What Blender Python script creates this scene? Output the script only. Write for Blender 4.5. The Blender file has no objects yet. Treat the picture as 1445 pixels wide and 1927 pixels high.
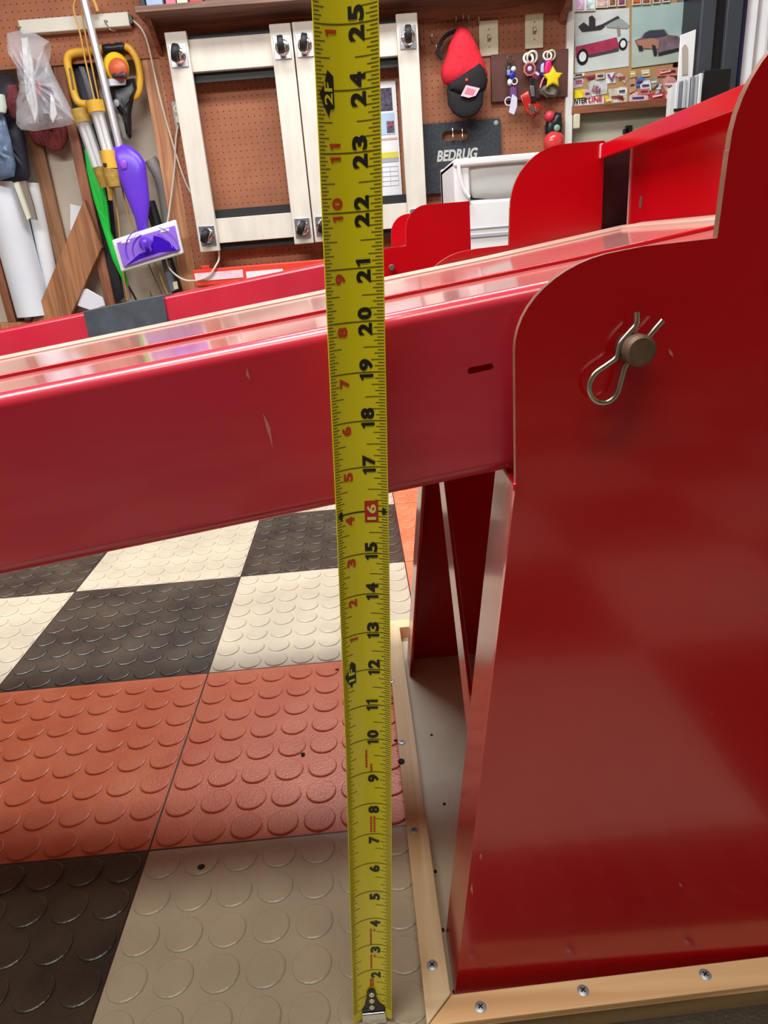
import bpy, bmesh, math, random
from mathutils import Vector, Matrix
random.seed(7)
I = 0.0254                      # everything below is written in inches
C = bpy.context.scene.collection
sc = bpy.context.scene

# ------------------------------------------------------------------ camera
IW, IH = 1445, 1927
CF, CP, CR, CY, CH = 1266.05, .373399, -.0834535, .0167486, 21.4233
_cp, _sp, _cy, _sy = math.cos(CP), math.sin(CP), math.cos(CY), math.sin(CY)
FWD = Vector((_sy*_cp, _cy*_cp, -_sp)); _R = Vector((_cy, -_sy, 0)); _U = _R.cross(FWD)
RGT = _R*math.cos(CR)+_U*math.sin(CR); UPV = -_R*math.sin(CR)+_U*math.cos(CR)
cam_d = bpy.data.cameras.new('camera'); cam = bpy.data.objects.new('camera', cam_d); C.objects.link(cam)
cam_d.sensor_fit = 'VERTICAL'; cam_d.sensor_height = 24; cam_d.lens = CF/IH*24; cam_d.clip_start = .01
cam.matrix_world = Matrix(((RGT.x, UPV.x, -FWD.x, 0), (RGT.y, UPV.y, -FWD.y, 0), (RGT.z, UPV.z, -FWD.z, CH*I), (0, 0, 0, 1)))
sc.camera = cam

# ------------------------------------------------------------------ world, lights, exposure
sc.view_settings.view_transform = 'Standard'; sc.view_settings.look = 'None'
sc.view_settings.exposure = 0.0; sc.view_settings.gamma = 1.0; sc.view_settings.use_curve_mapping = False
wd = bpy.data.worlds.new('daylight'); sc.world = wd; wd.use_nodes = True
wd.node_tree.nodes['Background'].inputs[0].default_value = (.86, .93, 1, 1)
wd.node_tree.nodes['Background'].inputs[1].default_value = 1.6

def lamp(name, loc, rot, size, power, col):
    d = bpy.data.lights.new(name, 'AREA'); d.shape = 'RECTANGLE'; d.size = size[0]*I; d.size_y = size[1]*I
    d.energy = power; d.color = col
    o = bpy.data.objects.new(name, d); o.location = Vector(loc)*I; o.rotation_euler = rot; C.objects.link(o)
    return o
lamp('shop_light', (10, 82, 93.5), (0, 0, 0), (70, 16), 56, (.96, .98, 1))
lamp('shop_light', (-50, 24, 93.5), (0, 0, 0), (90, 12), 110, (.98, .98, 1))
lamp('shop_light', (-10, -8, 93.5), (0, 0, 0), (60, 12), 29, (1, .95, .84))

def at(x, y, v, ax='y'):
    "the point seen at pixel (x, y) on the plane ax = v, in inches"
    d = FWD+RGT*((x-IW/2)/CF)-UPV*((y-IH/2)/CF); O = Vector((0, 0, CH)); i = 'xyz'.index(ax)
    return O+d*((v-O[i])/d[i])

# ------------------------------------------------------------------ materials
def srgb(c):
    return tuple((v/255/12.92 if v/255 <= .04045 else ((v/255+.055)/1.055)**2.4) for v in c)+(1,)
MATS = {}
def mat(name, col, rough=.5, metal=0, var=.12, scale=4, bump=0, bscale=60, coat=0, trans=0, alpha=1, spec=.5, stretch=None):
    if name in MATS: return MATS[name]
    m = bpy.data.materials.new(name); m.use_nodes = True; nt = m.node_tree; b = nt.nodes['Principled BSDF']
    b.inputs['Roughness'].default_value = rough; b.inputs['Metallic'].default_value = metal
    b.inputs['Specular IOR Level'].default_value = spec
    b.inputs['Coat Weight'].default_value = coat; b.inputs['Coat Roughness'].default_value = .08
    b.inputs['Transmission Weight'].default_value = trans; b.inputs['Alpha'].default_value = alpha
    tc = nt.nodes.new('ShaderNodeTexCoord'); mp = nt.nodes.new('ShaderNodeMapping')
    nt.links.new(tc.outputs['Object'], mp.inputs[0])
    if stretch: mp.inputs['Scale'].default_value = stretch
    n = nt.nodes.new('ShaderNodeTexNoise'); n.inputs['Scale'].default_value = scale; n.inputs['Detail'].default_value = 6
    nt.links.new(mp.outputs[0], n.inputs[0])
    r = nt.nodes.new('ShaderNodeValToRGB'); c = srgb(col)
    r.color_ramp.elements[0].position = .3; r.color_ramp.elements[1].position = .7
    r.color_ramp.elements[0].color = tuple(v*(1-var) for v in c[:3])+(1,)
    r.color_ramp.elements[1].color = tuple(min(1, v*(1+var)) for v in c[:3])+(1,)
    nt.links.new(n.outputs['Fac'], r.inputs[0]); nt.links.new(r.outputs[0], b.inputs['Base Color'])
    if bump:
        n2 = nt.nodes.new('ShaderNodeTexNoise'); n2.inputs['Scale'].default_value = bscale; n2.inputs['Detail'].default_value = 4
        nt.links.new(mp.outputs[0], n2.inputs[0])
        bp = nt.nodes.new('ShaderNodeBump'); bp.inputs['Strength'].default_value = bump; bp.inputs['Distance'].default_value = .002
        nt.links.new(n2.outputs['Fac'], bp.inputs['Height']); nt.links.new(bp.outputs[0], b.inputs['Normal'])
    m['tex'] = 1
    MATS[name] = m; return m

def wood(name, c1, c2, axis='z', rough=.55, scale=1.0):
    if name in MATS: return MATS[name]
    m = mat(name, c1, rough); nt = m.node_tree; b = nt.nodes['Principled BSDF']
    tc = nt.nodes.new('ShaderNodeTexCoord'); mp = nt.nodes.new('ShaderNodeMapping')
    s = {'x': (2.5, 40, 40), 'y': (40, 2.5, 40), 'z': (40, 40, 2.5)}[axis]
    mp.inputs['Scale'].default_value = tuple(v*scale for v in s)
    n = nt.nodes.new('ShaderNodeTexNoise'); n.inputs['Scale'].default_value = 1; n.inputs['Detail'].default_value = 8; n.inputs['Distortion'].default_value = 1.2
    r = nt.nodes.new('ShaderNodeValToRGB'); r.color_ramp.elements[0].position = .35; r.color_ramp.elements[1].position = .68
    r.color_ramp.elements[0].color = srgb(c2); r.color_ramp.elements[1].color = srgb(c1)
    nt.links.new(tc.outputs['Object'], mp.inputs[0]); nt.links.new(mp.outputs[0], n.inputs[0]); nt.links.new(n.outputs['Fac'], r.inputs[0])
    nt.links.new(r.outputs[0], b.inputs['Base Color']); return m

def paint(name, col, rough, coat=0, dust=0):
    "glossy red enamel with faint waviness, small pale chips and a little dust lying on it"
    m = mat(name, col, rough, var=.08, scale=6, coat=coat); nt = m.node_tree; b = nt.nodes['Principled BSDF']
    tc = nt.nodes['Texture Coordinate']
    base = [l for l in nt.links if l.to_socket == b.inputs['Base Color']][0].from_socket
    n = nt.nodes.new('ShaderNodeTexNoise'); n.inputs['Scale'].default_value = 55; n.inputs['Detail'].default_value = 3
    nt.links.new(tc.outputs['Object'], n.inputs[0])
    r = nt.nodes.new('ShaderNodeValToRGB'); r.color_ramp.elements[0].position = .76; r.color_ramp.elements[1].position = .80
    r.color_ramp.elements[0].color = (0, 0, 0, 1); r.color_ramp.elements[1].color = (.55, .55, .55, 1)
    nt.links.new(n.outputs['Fac'], r.inputs[0])
    mx = nt.nodes.new('ShaderNodeMixRGB'); nt.links.new(r.outputs[0], mx.inputs[0]); nt.links.new(base, mx.inputs[1])
    mx.inputs[2].default_value = srgb((205, 105, 110)); out = mx.outputs[0]
    if dust:
        n3 = nt.nodes.new('ShaderNodeTexNoise'); n3.inputs['Scale'].default_value = 9; n3.inputs['Detail'].default_value = 8
        nt.links.new(tc.outputs['Object'], n3.inputs[0])
        mm = nt.nodes.new('ShaderNodeMath'); mm.operation = 'MULTIPLY'; mm.inputs[1].default_value = dust*1.6; nt.links.new(n3.outputs['Fac'], mm.inputs[0])
        m3 = nt.nodes.new('ShaderNodeMixRGB'); nt.links.new(mm.outputs[0], m3.inputs[0]); nt.links.new(out, m3.inputs[1]); m3.inputs[2].default_value = srgb((190, 165, 150)); out = m3.outputs[0]
    nt.links.new(out, b.inputs['Base Color'])
    n2 = nt.nodes.new('ShaderNodeTexNoise'); n2.inputs['Scale'].default_value = 90; n2.inputs['Detail'].default_value = 2
    nt.links.new(tc.outputs['Object'], n2.inputs[0])
    bp = nt.nodes.new('ShaderNodeBump'); bp.inputs['Strength'].default_value = .12; bp.inputs['Distance'].default_value = .0006
    nt.links.new(n2.outputs['Fac'], bp.inputs['Height']); nt.links.new(bp.outputs[0], b.inputs['Normal'])
    return m

def pegboard_mat(name, col):
    m = mat(name, col, .7, var=.2, scale=5, spec=.25); nt = m.node_tree; b = nt.nodes['Principled BSDF']; tc = nt.nodes['Texture Coordinate']
    base = [l for l in nt.links if l.to_socket == b.inputs['Base Color']][0].from_socket
    mp = nt.nodes.new('ShaderNodeMapping'); mp.inputs['Scale'].default_value = (1/I, 0, 1/I)
    nt.links.new(tc.outputs['Object'], mp.inputs[0])
    fr = nt.nodes.new('ShaderNodeVectorMath'); fr.operation = 'FRACTION'; nt.links.new(mp.outputs[0], fr.inputs[0])
    ds = nt.nodes.new('ShaderNodeVectorMath'); ds.operation = 'DISTANCE'; nt.links.new(fr.outputs[0], ds.inputs[0]); ds.inputs[1].default_value = (.5, 0, .5)
    lt = nt.nodes.new('ShaderNodeMath'); lt.operation = 'LESS_THAN'; lt.inputs[1].default_value = .095; nt.links.new(ds.outputs['Value'], lt.inputs[0])
    mx = nt.nodes.new('ShaderNodeMixRGB'); nt.links.new(lt.outputs[0], mx.inputs[0]); nt.links.new(base, mx.inputs[1]); mx.inputs[2].default_value = srgb((62, 34, 24))
    nt.links.new(mx.outputs[0], b.inputs['Base Color']); return m

GX, GY, T = -10.05, 44.376, 12.0
def tile_mat():
    "checker of black and off-white rubber tiles with orange border tiles"
    m = mat('rubber_tiles', (178, 169, 148), .36, var=.1, scale=14, spec=.7, bump=.25, bscale=400); nt = m.node_tree; b = nt.nodes['Principled BSDF']; tc = nt.nodes['Texture Coordinate']
    def N(op, a, bb=None):
        n = nt.nodes.new('ShaderNodeMath'); n.operation = op
        for i, v in enumerate((a, bb)):
            if v is None: continue
            if isinstance(v, (int, float)): n.inputs[i].default_value = v
            else: nt.links.new(v, n.inputs[i])
        return n.outputs[0]
    sp = nt.nodes.new('ShaderNodeSeparateXYZ'); nt.links.new(tc.outputs['Object'], sp.inputs[0])
    u = N('DIVIDE', N('SUBTRACT', sp.outputs[0], GX*I), T*I); v = N('DIVIDE', N('SUBTRACT', sp.outputs[1], GY*I), T*I)
    i, j = N('FLOOR', u), N('FLOOR', v)
    odd = N('MODULO', N('ADD', N('ADD', i, j), 200), 2)
    def eq(a, k): return N('COMPARE', a, k)
    rowo = nt.nodes.new('ShaderNodeMath'); rowo.operation = 'COMPARE'; nt.links.new(j, rowo.inputs[0]); rowo.inputs[1].default_value = -2; rowo.inputs[2].default_value = .1
    colo = nt.nodes.new('ShaderNodeMath'); colo.operation = 'COMPARE'; nt.links.new(i, colo.inputs[0]); colo.inputs[1].default_value = 1; colo.inputs[2].default_value = .1
    far = N('GREATER_THAN', j, -2.5)
    org = N('MAXIMUM', N('MULTIPLY', colo.outputs[0], far), rowo.outputs[0])
    base = [l for l in nt.links if l.to_socket == b.inputs['Base Color']][0].from_socket
    nz = nt.nodes['Noise Texture']
    def ramp(c1, c2):
        r = nt.nodes.new('ShaderNodeValToRGB'); r.color_ramp.elements[0].position = .35; r.color_ramp.elements[1].position = .7
        r.color_ramp.elements[0].color = srgb(c1); r.color_ramp.elements[1].color = srgb(c2); nt.links.new(nz.outputs['Fac'], r.inputs[0]); return r.outputs[0]
    blk, org_c = ramp((40, 37, 31), (68, 61, 50)), ramp((208, 106, 70), (222, 128, 92))
    m1 = nt.nodes.new('ShaderNodeMixRGB'); nt.links.new(odd, m1.inputs[0]); nt.links.new(blk, m1.inputs[1]); nt.links.new(base, m1.inputs[2])
    m2 = nt.nodes.new('ShaderNodeMixRGB'); nt.links.new(org, m2.inputs[0]); nt.links.new(m1.outputs[0], m2.inputs[1]); nt.links.new(org_c, m2.inputs[2])
    fu = N('ABSOLUTE', N('SUBTRACT', N('FRACT', u), .5)); fv = N('ABSOLUTE', N('SUBTRACT', N('FRACT', v), .5))
    seam = N('GREATER_THAN', N('MAXIMUM', fu, fv), .4965)
    m3 = nt.nodes.new('ShaderNodeMixRGB'); nt.links.new(seam, m3.inputs[0]); nt.links.new(m2.outputs[0], m3.inputs[1]); m3.inputs[2].default_value = srgb((45, 32, 28))
    nt.links.new(m3.outputs[0], b.inputs['Base Color'])
    return m

RED = paint('red_enamel', (182, 5, 20), .2, coat=.25)
REDD = paint('red_enamel_dusty', (196, 22, 56), .26, coat=.2, dust=.06)
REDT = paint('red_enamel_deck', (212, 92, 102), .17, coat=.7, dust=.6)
EDGE = mat('worn_cut_edge', (122, 88, 70), .5, var=.3, scale=60)
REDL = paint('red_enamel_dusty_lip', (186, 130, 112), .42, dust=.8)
STEEL = mat('zinc_steel', (185, 180, 165), .3, 1, .15, 40)
RUST = mat('dull_steel', (120, 100, 85), .55, .7, .3, 120, .4)
CHROME = mat('chrome', (225, 225, 225), .15, 1)
BLACK = mat('black_rubber', (22, 22, 24), .55, bump=.3, bscale=300)
BLACKP = mat('black_plastic', (24, 24, 28), .35)
WHITEB = mat('white_plastic', (232, 234, 236), .4, var=.04)
PAINTW = mat('white_painted_board', (218, 213, 200), .5, var=.07, scale=8, stretch=(4, 4, 1))
PLATEW = mat('almond_plastic', (214, 206, 178), .4, var=.04)
WOODD = wood('brown_wood', (168, 108, 76), (116, 70, 48), 'z')
WOODL = wood('light_stud_wood', (205, 150, 105), (160, 105, 68), 'z')
WOODX = wood('brown_shelf_wood', (165, 100, 66), (112, 68, 48), 'x')
WOODS = wood('shelf_board_wood', (148, 112, 92), (104, 76, 64), 'x')
PINE = wood('pine_trim', (240, 208, 160), (216, 174, 124), 'x')
PINEY = wood('pine_trim_lengthwise', (222, 202, 164), (200, 166, 118), 'y')
PLY = mat('plywood_top', (192, 184, 162), .5, var=.16, scale=7, bump=.2, bscale=120)
PLYE = wood('plywood_edge', (184, 158, 112), (134, 106, 70), 'x')
YEL = mat('tape_yellow', (224, 214, 18), .38, var=.03, coat=.2)
YELP = mat('yellow_plastic', (222, 172, 52), .45)
OLIVE = mat('worn_yellow_plastic', (176, 142, 60), .55, var=.25, scale=60)
INK = mat('black_ink', (20, 18, 10), .5); TICK = mat('tick_ink', (100, 88, 8), .5); REDINK = mat('red_ink', (196, 62, 20), .5)
PURP = mat('purple_plastic', (104, 56, 214), .32); PURPL = mat('lilac_plastic', (150, 110, 226), .35)
SHEATH = mat('wallboard', (196, 184, 166), .8, var=.16, scale=2.5)
PEG = pegboard_mat('pegboard_brown', (160, 104, 76))
DARKW = mat('dark_plank', (92, 52, 44), .55, var=.15)
REDC = mat('red_cloth', (214, 24, 48), .8, var=.15, scale=30); BLKC = mat('black_cloth', (26, 22, 26), .85)
FELT = mat('charcoal_carpet', (58, 62, 68), .95, var=.3, scale=120, bump=.6, bscale=300)
CREAM = mat('cream_cable', (214, 206, 188), .5)
GLASSP = mat('clear_tube', (236, 240, 242), .12, alpha=.4, var=.02)
PLASTICBAG = mat('thin_clear_plastic', (232, 236, 242), .22, var=.05, alpha=.3, bump=.9, bscale=22)
SMOKEBAG = mat('blue_grey_plastic', (92, 112, 140), .3, var=.5, scale=18, bump=.8, bscale=30)
def flat(name, col, **k): return mat(name, col, k.pop('rough', .5), **k)

# ------------------------------------------------------------------ mesh helpers
class MB:
    def __init__(s): s.v = []; s.f = []; s.sm = []
    def add(s, vs, fs, smooth=False):
        o = len(s.v); s.v += [Vector(v) for v in vs]; s.f += [tuple(i+o for i in f) for f in fs]; s.sm += [smooth]*len(fs); return s
    def box(s, x0, x1, y0, y1, z0, z1, M=None):
        if x0 > x1: x0, x1 = x1, x0
        if y0 > y1: y0, y1 = y1, y0
        if z0 > z1: z0, z1 = z1, z0
        vs = [Vector(p) for p in ((x0,y0,z0),(x1,y0,z0),(x1,y1,z0),(x0,y1,z0),(x0,y0,z1),(x1,y0,z1),(x1,y1,z1),(x0,y1,z1))]
        if M: vs = [M @ p for p in vs]
        return s.add(vs, [(0,3,2,1),(4,5,6,7),(0,1,5,4),(1,2,6,5),(2,3,7,6),(3,0,4,7)])
    def prism(s, poly, y0, y1):
        "poly of (X, Z) extruded from Y=y0 to Y=y1 (y0 nearer the camera)"
        n = len(poly); A = sum(poly[i][0]*poly[(i+1) % n][1]-poly[(i+1) % n][0]*poly[i][1] for i in range(n))
        if A < 0: poly = poly[::-1]
        vs = [(p[0], y0, p[1]) for p in poly]+[(p[0], y1, p[1]) for p in poly]
        return s.add(vs, [tuple(range(n)), tuple(range(2*n-1, n-1, -1))]+[(i, i+n, (i+1) % n+n, (i+1) % n) for i in range(n)])
    def prismx(s, poly, x0, x1):
        "poly of (Y, Z) extruded along X"
        n = len(poly); A = sum(poly[i][0]*poly[(i+1) % n][1]-poly[(i+1) % n][0]*poly[i][1] for i in range(n))
        if A < 0: poly = poly[::-1]
        vs = [(x0, p[0], p[1]) for p in poly]+[(x1, p[0], p[1]) for p in poly]
        return s.add(vs, [tuple(range(n-1, -1, -1)), tuple(range(n, 2*n))]+[(i, (i+1) % n, (i+1) % n+n, i+n) for i in range(n)])
    def tube(s, pts, r, n=12, close=False, caps=True):
        pts = [Vector(p) for p in pts]; m = len(pts); rr = r if isinstance(r, (list, tuple)) else [r]*m
        vs = []; up = None
        for k in range(m):
            a = pts[(k-1) % m] if (close or k > 0) else pts[k]; b = pts[(k+1) % m] if (close or k < m-1) else pts[k]
            d = (b-a).normalized()
            if up is None: up = d.orthogonal().normalized()
            up = (up-d*up.dot(d)); up = up.normalized() if up.length > 1e-6 else d.orthogonal().normalized()
            w = d.cross(up)
            vs += [pts[k]+(up*math.cos(2*math.pi*q/n)+w*math.sin(2*math.pi*q/n))*rr[k] for q in range(n)]
        fs = []
        for k in range(m if close else m-1):
            k2 = (k+1) % m
            for q in range(n):
                fs.append((k*n+q, k*n+(q+1) % n, k2*n+(q+1) % n, k2*n+q))
        s.add(vs, fs, True)
        if caps and not close:
            o = len(s.v)-len(vs); s.f += [tuple(o+q for q in range(n-1, -1, -1)), tuple(o+(m-1)*n+q for q in range(n))]; s.sm += [False, False]
        return s
    def ball(s, c, r, n=16, m=10, sc=(1, 1, 1)):
        c = Vector(c); vs = [c+Vector((0, 0, r*sc[2]))]
        for a in range(1, m):
            t = math.pi*a/m
            vs += [c+Vector((r*sc[0]*math.sin(t)*math.cos(2*math.pi*b/n), r*sc[1]*math.sin(t)*math.sin(2*math.pi*b/n), r*sc[2]*math.cos(t))) for b in range(n)]
        vs.append(c-Vector((0, 0, r*sc[2]))); L = len(vs)-1; fs = []
        for b in range(n):
            fs.append((0, 1+b, 1+(b+1) % n)); fs.append((L, L-n+(b+1) % n, L-n+b))
            for a in range(m-2): fs.append((1+a*n+b, 1+(a+1)*n+b, 1+(a+1)*n+(b+1) % n, 1+a*n+(b+1) % n))
        return s.add(vs, fs, True)
    def pillow(s, poly, yc, d, wr=0, back=True):
        "soft closed shape: outline poly (X,Z) at Y=yc, swelling d towards the camera and behind"
        n = len(poly); A = sum(poly[i][0]*poly[(i+1) % n][1]-poly[(i+1) % n][0]*poly[i][1] for i in range(n))
        if A < 0: poly = poly[::-1]
        P = []
        for i in range(n):                                    # subdivide outline
            a, b = poly[i], poly[(i+1) % n]; k = max(1, int(math.hypot(b[0]-a[0], b[1]-a[1])/.8))
            P += [(a[0]+(b[0]-a[0])*t/k, a[1]+(b[1]-a[1])*t/k) for t in range(k)]
        n = len(P); cx = sum(p[0] for p in P)/n; cz = sum(p[1] for p in P)/n
        rings = [1, .96, .86, .7, .5, .25]; hs = [0, .35, .65, .85, .96, 1]
        rnd = random.Random(int(abs(cx*100)+abs(cz*10)))
        off = [[rnd.uniform(-wr, wr) for _ in range(n)] for _ in rings]
        vs = []
        for sd in (-1, 1):
            for k, (q, h) in enumerate(zip(rings, hs)):
                vs += [(cx+(p[0]-cx)*q, yc+sd*d*h*(1 if sd < 0 or back else .15)+(off[k][i]*h if sd < 0 else 0), cz+(p[1]-cz)*q) for i, p in enumerate(P)]
            vs.append((cx, yc+sd*d*(1 if sd < 0 or back else .15), cz))
        R = len(rings); H = R*n+1; fs = []
        for sd in (0, 1):
            o = sd*H
            for k in range(R-1):
                for i in range(n):
                    q = (o+k*n+i, o+k*n+(i+1) % n, o+(k+1)*n+(i+1) % n, o+(k+1)*n+i); fs.append(q if sd == 0 else q[::-1])
            for i in range(n):
                q = (o+(R-1)*n+i, o+(R-1)*n+(i+1) % n, o+R*n); fs.append(q if sd == 0 else q[::-1])
        return s.add(vs, fs, True)
    def move(s, M): s.v = [M @ v for v in s.v]; return s

def label(o, lab, cat, group=None):
    if lab: o['label'] = lab
    if cat: o['category'] = cat
    if group: o['group'] = group
def thing(name, lab, cat, loc, group=None):
    o = bpy.data.objects.new(name, None); o.empty_display_size = .02; C.objects.link(o); o.location = Vector(loc)*I
    label(o, lab, cat, group); return o
def worldloc(o):
    p = Vector((0, 0, 0))
    while o: p += o.location; o = o.parent
    return p
def part(name, mb, m, parent=None, bev=0, lab=None, seg=2, smooth_all=False):
    me = bpy.data.meshes.new(name)
    if parent is None:
        x = [v.x for v in mb.v]; y = [v.y for v in mb.v]; z = [v.z for v in mb.v]
        org = Vector(((min(x)+max(x))/2, (min(y)+max(y))/2, min(z)))*I
    else: org = worldloc(parent)
    me.from_pydata([v*I-org for v in mb.v], [], mb.f)
    me.polygons.foreach_set('use_smooth', [bool(b or bev or smooth_all) for b in mb.sm])
    me.validate(); me.update()
    bm = bmesh.new(); bm.from_mesh(me); bmesh.ops.remove_doubles(bm, verts=bm.verts, dist=1e-6); bmesh.ops.recalc_face_normals(bm, faces=bm.faces); bm.to_mesh(me); bm.free()
    me.set_sharp_from_angle(angle=math.radians(38))
    if isinstance(m, (list, tuple)):
        for q in m: me.materials.append(q)
    else: me.materials.append(m)
    o = bpy.data.objects.new(name, me); C.objects.link(o)
    if parent is None: o.location = org
    else: o.parent = parent
    if bev:
        b = o.modifiers.new('edge', 'BEVEL'); b.width = bev*I; b.segments = seg; b.limit_method = 'ANGLE'; b.angle_limit = math.radians(40)
    if lab: o['label'] = lab
    return o
def solo(name, mb, m, lab, cat, group=None, bev=0):
    o = part(name, mb, m, None, bev); label(o, lab, cat, group); return o
def struct(name, mb, m, bev=0, lab=None):
    o = part(name, mb, m, None, bev); o['kind'] = 'structure'
    if lab: o['label'] = lab
    return o
def cut(o, cutter):
    "punch a hole through a finished mesh"
    me = bpy.data.meshes.new('c'); me.from_pydata([v*I for v in cutter.v], [], cutter.f)
    c = bpy.data.objects.new('c', me); C.objects.link(c); c.location = (0, 0, 0)
    b = o.modifiers.new('b', 'BOOLEAN'); b.operation = 'DIFFERENCE'; b.object = c; b.solver = 'EXACT'
    bpy.context.view_layer.update()
    ev = o.evaluated_get(bpy.context.evaluated_depsgraph_get()); nm = bpy.data.meshes.new_from_object(ev)
    o.modifiers.clear(); old = o.data; o.data = nm; nm.name = old.name; bpy.data.objects.remove(c)
def copy_tree(o, parent=None):
    c = o.copy(); C.objects.link(c)
    if parent: c.parent = parent
    for ch in [q for q in bpy.data.objects if q.parent == o]: copy_tree(ch, c)
    return c
_tc = {}
def text_mesh(txt, bold=0, shear=0):
    "flat outline text: verts (x, y) with cap height 1, left at x = 0, base at y = 0"
    k = (txt, bold, shear)
    if k not in _tc:
        cu = bpy.data.curves.new('t', 'FONT'); cu.body = txt; cu.size = 1; cu.offset = bold; cu.shear = shear; cu.resolution_u = 4
        o = bpy.data.objects.new('t', cu); C.objects.link(o); bpy.context.view_layer.update()
        me = bpy.data.meshes.new_from_object(o.evaluated_get(bpy.context.evaluated_depsgraph_get()))
        vs = [(v.co.x, v.co.y) for v in me.vertices]; fs = [tuple(p.vertices) for p in me.polygons]
        bpy.data.objects.remove(o); bpy.data.meshes.remove(me)
        x0 = min(v[0] for v in vs); y0 = min(v[1] for v in vs); h = max(v[1] for v in vs)-y0
        _tc[k] = ([((v[0]-x0)/h, (v[1]-y0)/h) for v in vs], fs)
    return _tc[k]
def wall_text(mb, txt, x, y, z, h, wx=1, bold=.02, shear=0):
    vs, fs = text_mesh(txt, bold, shear)
    mb.add([(x+v[0]*h*wx, y, z+v[1]*h) for v in vs], fs)
    return mb
def wp(pts, Y): return [(at(x, y, Y).x, at(x, y, Y).z) for x, y in pts]
def wb(mb, x0, y0, x1, y1, Yf, Yb):
    a, b = at(x0, y0, Yf), at(x1, y1, Yf); return mb.box(a.x, b.x, Yf, Yb, a.z, b.z)
def wt(pts, Y): return [at(p[0], p[1], p[2] if len(p) > 2 else Y) for p in pts]
def spline(pts, k=6, close=False):
    pts = [Vector(p) for p in pts]; n = len(pts); out = []
    for i in range(n if close else n-1):
        g = lambda q: pts[q % n] if close else pts[max(0, min(n-1, q))]
        a, b, c, d = g(i-1), g(i), g(i+1), g(i+2)
        for t in range(k):
            t /= k; out.append(.5*((2*b)+(c-a)*t+(2*a-5*b+4*c-d)*t*t+(3*b-a-3*c+d)*t**3))
    if not close: out.append(pts[-1])
    return out

# ------------------------------------------------------------------ room shell
fl = MB(); x0, x1, y0, y1 = -170, 110, -150, 132
fl.box(x0, x1, y0, y1, -1, 0)
floor = MB(); floor.v, floor.f, floor.sm = fl.v, fl.f, fl.sm
SPC = 1.5; NS = 20
prof = [(.66, 0), (.645, .045), (.60, .07), (.56, .07)]
for i in range(-3, 4):
    for j in range(-5, 3):
        for a in range(8):
            for b in range(8):
                cx, cy = GX+i*T+(a+.5)*SPC, GY+j*T+(b+.5)*SPC
                if cx > .5 and 11.7 < cy < 35.4: continue                      # under the plywood base
                vs = []; n = NS
                for r, h in prof: vs += [(cx+r*math.cos(2*math.pi*q/n), cy+r*math.sin(2*math.pi*q/n), h) for q in range(n)]
                fs = [(k*n+q, k*n+(q+1) % n, (k+1)*n+(q+1) % n, (k+1)*n+q) for k in range(len(prof)-1) for q in range(n)]
                fs.append(tuple((len(prof)-1)*n+q for q in range(n)))
                floor.add(vs, fs, False)
me = bpy.data.meshes.new('floor'); me.from_pydata([v*I for v in floor.v], [], floor.f); me.materials.append(tile_mat())
fo = bpy.data.objects.new('floor', me); C.objects.link(fo); fo['kind'] = 'structure'
CEIL = mat('ceiling_white', (205, 200, 190), .8, var=.05)
struct('ceiling', MB().box(-172, 112, -150, 135, 96, 98), CEIL)
struct('wall_back', MB().box(-172, 112, 133.5, 135, 0, 96), SHEATH)
struct('wall_front', MB().box(-172, 112, -152, -150, 0, 96), mat('front_wall_brown', (120, 104, 88), .8))
struct('wall_left', MB().box(-172, -170, -150, 133.5, 0, 96), SHEATH)
struct('wall_right', MB().box(110, 112, -150, 133.5, 0, 96), SHEATH)
def stud(k, x0, x1, z0=14, z1=96, m=WOODD, y0=130, y1=133.5): return struct('trim_%d' % k, MB().box(x0, x1, y0, y1, z0, z1), m, .06)
a, b = at(138, 300, 130).x, at(158, 300, 130).x; stud(1, a, b)
a, b = at(272, 150, 130).x, at(302, 150, 130).x; stud(2, a, b+.6, m=WOODL)
a, b = at(13, 600, 130).x, at(29, 600, 130).x; stud(3, a, b)
struct('trim_4', MB().box(-120, 60, 129.2, 133.4, 11.6, 14), WOODL, .05)
struct('trim_5', MB().box(-120, 60, 128.8, 133.4, 0, 11.6), mat('concrete_curb', (150, 146, 138), .85, bump=.4))
struct('trim_6', MB().prism(wp([(57, 613), (158, 376), (191, 466), (132, 595)], 128.6), 128.6, 129.9), wood('diagonal_wood', (182, 126, 86), (134, 86, 54), 'z'), .05)
XB = at(302, 150, 130).x+.4
struct('wall_1', MB().box(XB, 39.2, 129.75, 130, 15, 96), PEG)
struct('wall_2', MB().box(-100, XB, 129.7, 129.95, 52.8, 96), PEG)
struct('trim_7', MB().box(-28.2, 39.2, 128.9, 129.7, 54.6, 56.64), WOODX, .04)
# shelf on the cleat
t = thing('wall_shelf', 'long brown wooden shelf high on the pegboard wall above the dollies', 'shelf', (5, 125.6, 56.64))
part('shelf_board', MB().box(-28.6, 39.0, 121.6, 129.7, 56.64, 57.45), WOODS, t, .05)
part('bracket', MB().prismx([(129.7, 56.6), (129.7, 53.2), (128.7, 53.2), (124, 56.6)], -27.9, -27.1), WOODD, t, .03)
part('bracket', MB().prismx([(129.7, 56.6), (129.7, 53.2), (128.7, 53.2), (124, 56.6)], 37.2, 38.2), WOODD, t, .03)
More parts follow.
